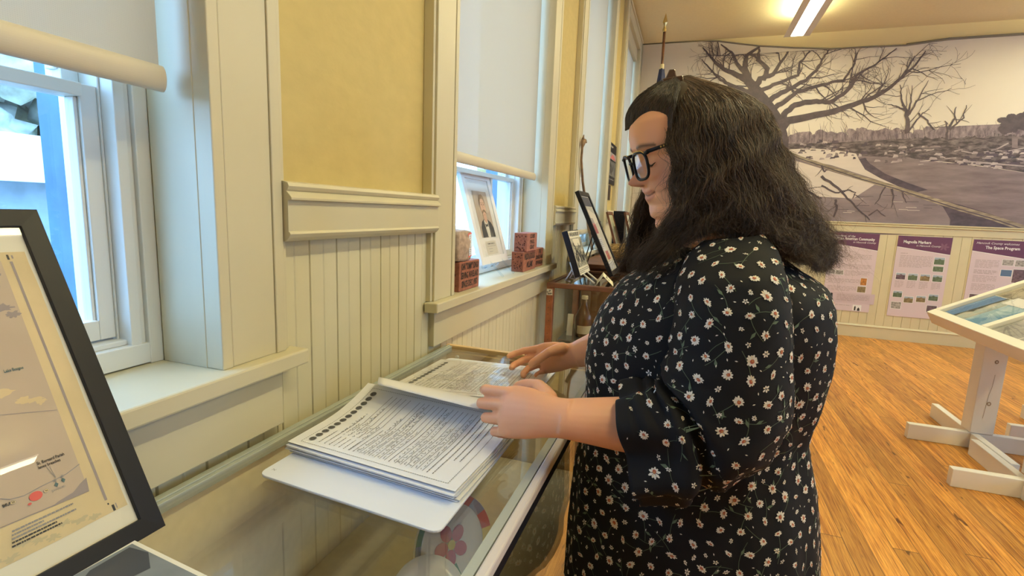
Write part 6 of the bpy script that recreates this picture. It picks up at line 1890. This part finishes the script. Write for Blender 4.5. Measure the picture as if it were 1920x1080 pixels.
def strands(Gd, N, r0, inw, frizz, cover=1.0, lo=0.0, hi=None, endlo=.80, wave=.004, seed=1, mats=(0,), pm_=None, root=0.0, field=1.0):
    nr = np.random.RandomState(seed)
    nG = len(Gd); hi = nG - 1 if hi is None else hi
    q = lo + (hi - lo) * nr.rand(N); i = np.minimum(q.astype(int), nG - 2); f = (q - i)[:, None, None]
    P = Gd[i] * (1 - f) + Gd[i + 1] * f                       # N,K,3
    Kk = P.shape[1]; t = np.linspace(0, 1, Kk)
    end = endlo + (1.04 - endlo) * nr.rand(N)
    # shorten by resampling along t
    st_ = (nr.rand(N) ** 2 * root)[:, None]
    tt = np.clip(st_ + t[None, :] * (end[:, None] - st_), 0, .9999) * (Kk - 1); ii = np.minimum(tt.astype(int), Kk - 2); fr = (tt - ii)[..., None]
    P = np.take_along_axis(P, ii[..., None], 1) * (1 - fr) + np.take_along_axis(P, (ii + 1)[..., None], 1) * fr
    cen = np.array(HC) + np.array((.02, 0, -.05))
    d = (nr.rand(N) ** 1.2)[:, None, None] * inw
    env = (.25 + .75 * np.sin(np.pi * np.minimum(t * 1.1, 1)) )[None, :, None]
    c2 = np.repeat(cen[None, None, :], N, 0) * np.ones((1, Kk, 1)); c2[..., 2] = P[..., 2] * .85 + cen[2] * .15
    P = P + (c2 - P) * d * env
    # clumps and waves
    NC = max(8, N // 26); cl = np.minimum((q - lo) / max(1e-6, hi - lo) * NC, NC - 1).astype(int); cl = (cl + nr.randint(-2, 3, N)) % NC
    cd_ = nr.randn(NC, 3); dirs = cd_[cl] + .55 * nr.randn(N, 3); dirs /= np.linalg.norm(dirs, axis=1)[:, None]; d2 = nr.randn(N, 3); d2 /= np.linalg.norm(d2, axis=1)[:, None]
    ph = (nr.rand(NC) * 6.28)[cl] + .5 * nr.rand(N); fq = (2.5 + 5.0 * nr.rand(NC))[cl]; am = wave * (.4 + nr.rand(N))
    g = (t ** 1.1)[None, :]
    P = P + dirs[:, None, :] * (am[:, None] * g * np.sin(fq[:, None] * t[None, :] * 6.28 + ph[:, None]))[..., None]
    P = P + d2[:, None, :] * (frizz * (nr.rand(N) ** 3)[:, None] * (t ** 2)[None, :])[..., None]
    nz = nr.randn(N, Kk, 3); nz = (nz + np.roll(nz, 1, 1) + np.roll(nz, -1, 1)) / 1.7; nz[:, :2] = 0
    P = P + (nz * .0011 * g[..., None])
    # locks: neighbours bend together
    fr_ = np.random.RandomState(99); W_f = np.zeros_like(P)
    for j in range(7):
        wl = .030 + .045 * fr_.rand(); kv = np.array([.6 * fr_.randn(), .6 * fr_.randn(), 1.0]); kv *= 2 * np.pi / wl / np.linalg.norm(kv)
        dv = fr_.randn(3) * np.array([1, 1, .5]); dv /= np.linalg.norm(dv)
        W_f += np.sin(P @ kv + 6.28 * fr_.rand())[..., None] * dv * (.0026 if j < 4 else .0016)
    P = P + W_f * field * np.clip(t * 3.0 - .25, 0, 1)[None, :, None]
    T = np.gradient(P, axis=1); T /= np.linalg.norm(T, axis=2, keepdims=True) + 1e-9
    ref = dirs[:, None, :]; A = np.cross(T, ref); A /= np.linalg.norm(A, axis=2, keepdims=True) + 1e-9; B = np.cross(T, A)
    rad = (r0 * (.7 + .6 * nr.rand(N)))[:, None] * (1 - .8 * t ** 2.5)[None, :]
    vs = []
    for k in range(3):
        an = 2 * math.pi * k / 3; vs.append(P + (A * math.cos(an) + B * math.sin(an)) * rad[..., None])
    V = np.stack(vs, 2).reshape(-1, 3)                         # N,K,3ring
    base_ = np.arange(N)[:, None, None] * Kk * 3 + np.arange(Kk - 1)[None, :, None] * 3 + np.arange(3)[None, None, :]
    nx = np.arange(N)[:, None, None] * Kk * 3 + np.arange(Kk - 1)[None, :, None] * 3 + ((np.arange(3) + 1) % 3)[None, None, :]
    F = np.stack([base_, nx, nx + 3, base_ + 3], -1).reshape(-1, 4)
    mi = np.repeat(np.array(mats)[nr.randint(0, len(mats), N)], (Kk - 1) * 3)
    return V, F, mi
def raw_mesh(name, parts, mats_, parent):
    o = 0; Vs = []; Fs = []; Ms = []
    for V, F, m in parts:
        Vs.append(V); Fs.append(F + o); Ms.append(m); o += len(V)
    V = np.concatenate(Vs) - np.array(wloc(parent)); F = np.concatenate(Fs); Mi = np.concatenate(Ms)
    me = bpy.data.meshes.new(name); me.vertices.add(len(V)); me.vertices.foreach_set('co', V.astype(np.float32).ravel())
    me.loops.add(F.size); me.loops.foreach_set('vertex_index', F.astype(np.int32).ravel())
    me.polygons.add(len(F)); me.polygons.foreach_set('loop_start', (np.arange(len(F)) * 4).astype(np.int32)); me.polygons.foreach_set('loop_total', np.full(len(F), 4, np.int32))
    for m in mats_: me.materials.append(m)
    me.polygons.foreach_set('material_index', Mi.astype(np.int32)); me.polygons.foreach_set('use_smooth', np.ones(len(F), bool))
    me.update(calc_edges=True); me.validate()
    ob = bpy.data.objects.new(name, me); COL.objects.link(ob); ob.parent = parent
    return ob
def hair_mat(n, c, rough=.42):
    m = mat(n, c, rough); return m
HM = [hair_mat('hair_black', (.022, .016, .0135)), hair_mat('hair_dark', (.042, .029, .023)), hair_mat('hair_brown', (.085, .052, .037)), hair_mat('hair_highlight', (.15, .092, .060), .4)]
def sheet_of(Gd, inset):
    cen = np.array(HC) + np.array((.02, 0, -.05)); n, k, _ = Gd.shape
    c2 = np.ones((n, k, 1)) * cen; c2[..., 2] = Gd[..., 2] * .85 + cen[2] * .15
    P = Gd + (c2 - Gd) * inset
    P = P[:, :int(k * .93)]; k = P.shape[1]
    F = np.array([(i * k + j, (i + 1) * k + j, (i + 1) * k + j + 1, i * k + j + 1) for i in range(n - 1) for j in range(k - 1)])
    return P.reshape(-1, 3), F, np.zeros(len(F), int)
# scalp cap under the hair
cap = MB(); rings = []
for i in range(15):
    u = -.045 + .158 * i / 14
    F, W, B = interp(u, FR), interp(u, WD), interp(u, BK); ring = []
    for k in range(48):
        a = 2 * math.pi * k / 48; c, s = math.cos(a), math.sin(a)
        f = (F if c > 0 else B) * c
        lim = .028 + max(0, (u - .058)) * 3.2
        f = min(f, lim - .02 * abs(s)) if u < .088 else f
        ring.append(hp(f * (1.0 if u < .02 else 1.03), W * s * (1.01 if u < .02 else 1.045), u * 1.03))
    rings.append(ring)
cap.loft(rings)
capV = np.array([tuple(v) for v in cap.v]); capF = np.array([f if len(f) == 4 else (0, 0, 0, 0) for f in cap.f if len(f) == 4])
hair = raw_mesh('hair', [
    (capV, capF, np.zeros(len(capF), int)),
    sheet_of(GN, .10), sheet_of(GN, .16),
    strands(GN, 20000, .00042, .13, .024, seed=11, wave=.0125, mats=(0, 1, 1, 2, 2), endlo=.80),
    strands(GN, 6500, .00030, .02, .045, seed=12, wave=.016, mats=(1, 2, 2, 3), endlo=.60),
    strands(GN, 1300, .00026, .0, .075, seed=13, wave=.014, mats=(2, 2, 3), endlo=.70, lo=4.5, hi=9.0),
    strands(GF, 4200, .00052, .03, .006, seed=14, wave=.0030, mats=(0, 0, 1, 1, 2), endlo=.97, root=.24, field=.25),
    strands(GN, 700, .00055, .02, .03, seed=15, wave=.004, mats=(0, 1), endlo=.96, lo=0.7, hi=1.9),
    strands(GN, 900, .00055, .04, .05, seed=16, wave=.010, mats=(1, 2), endlo=.90, lo=11.6, hi=13.0),
    ], HM, person)
# hair clip on the crown
hc = MB(); c0 = ony(1262, 153, .985)
hc.obox(c0 + Vector((-.016, -.010, -.006)), (.034, 0, .004), (0, .026, 0), (-.002, 0, .010))
hc.prism([c0 + Vector(v) for v in ((-.014, -.006, .004), (.006, -.006, .004), (.002, -.006, .020), (-.008, -.006, .020))], (0, .014, 0))
hc.build('hair_clip', mat('tortoise_clip', (.10, .055, .04), .3, coat=.5), person, bevel=.002)
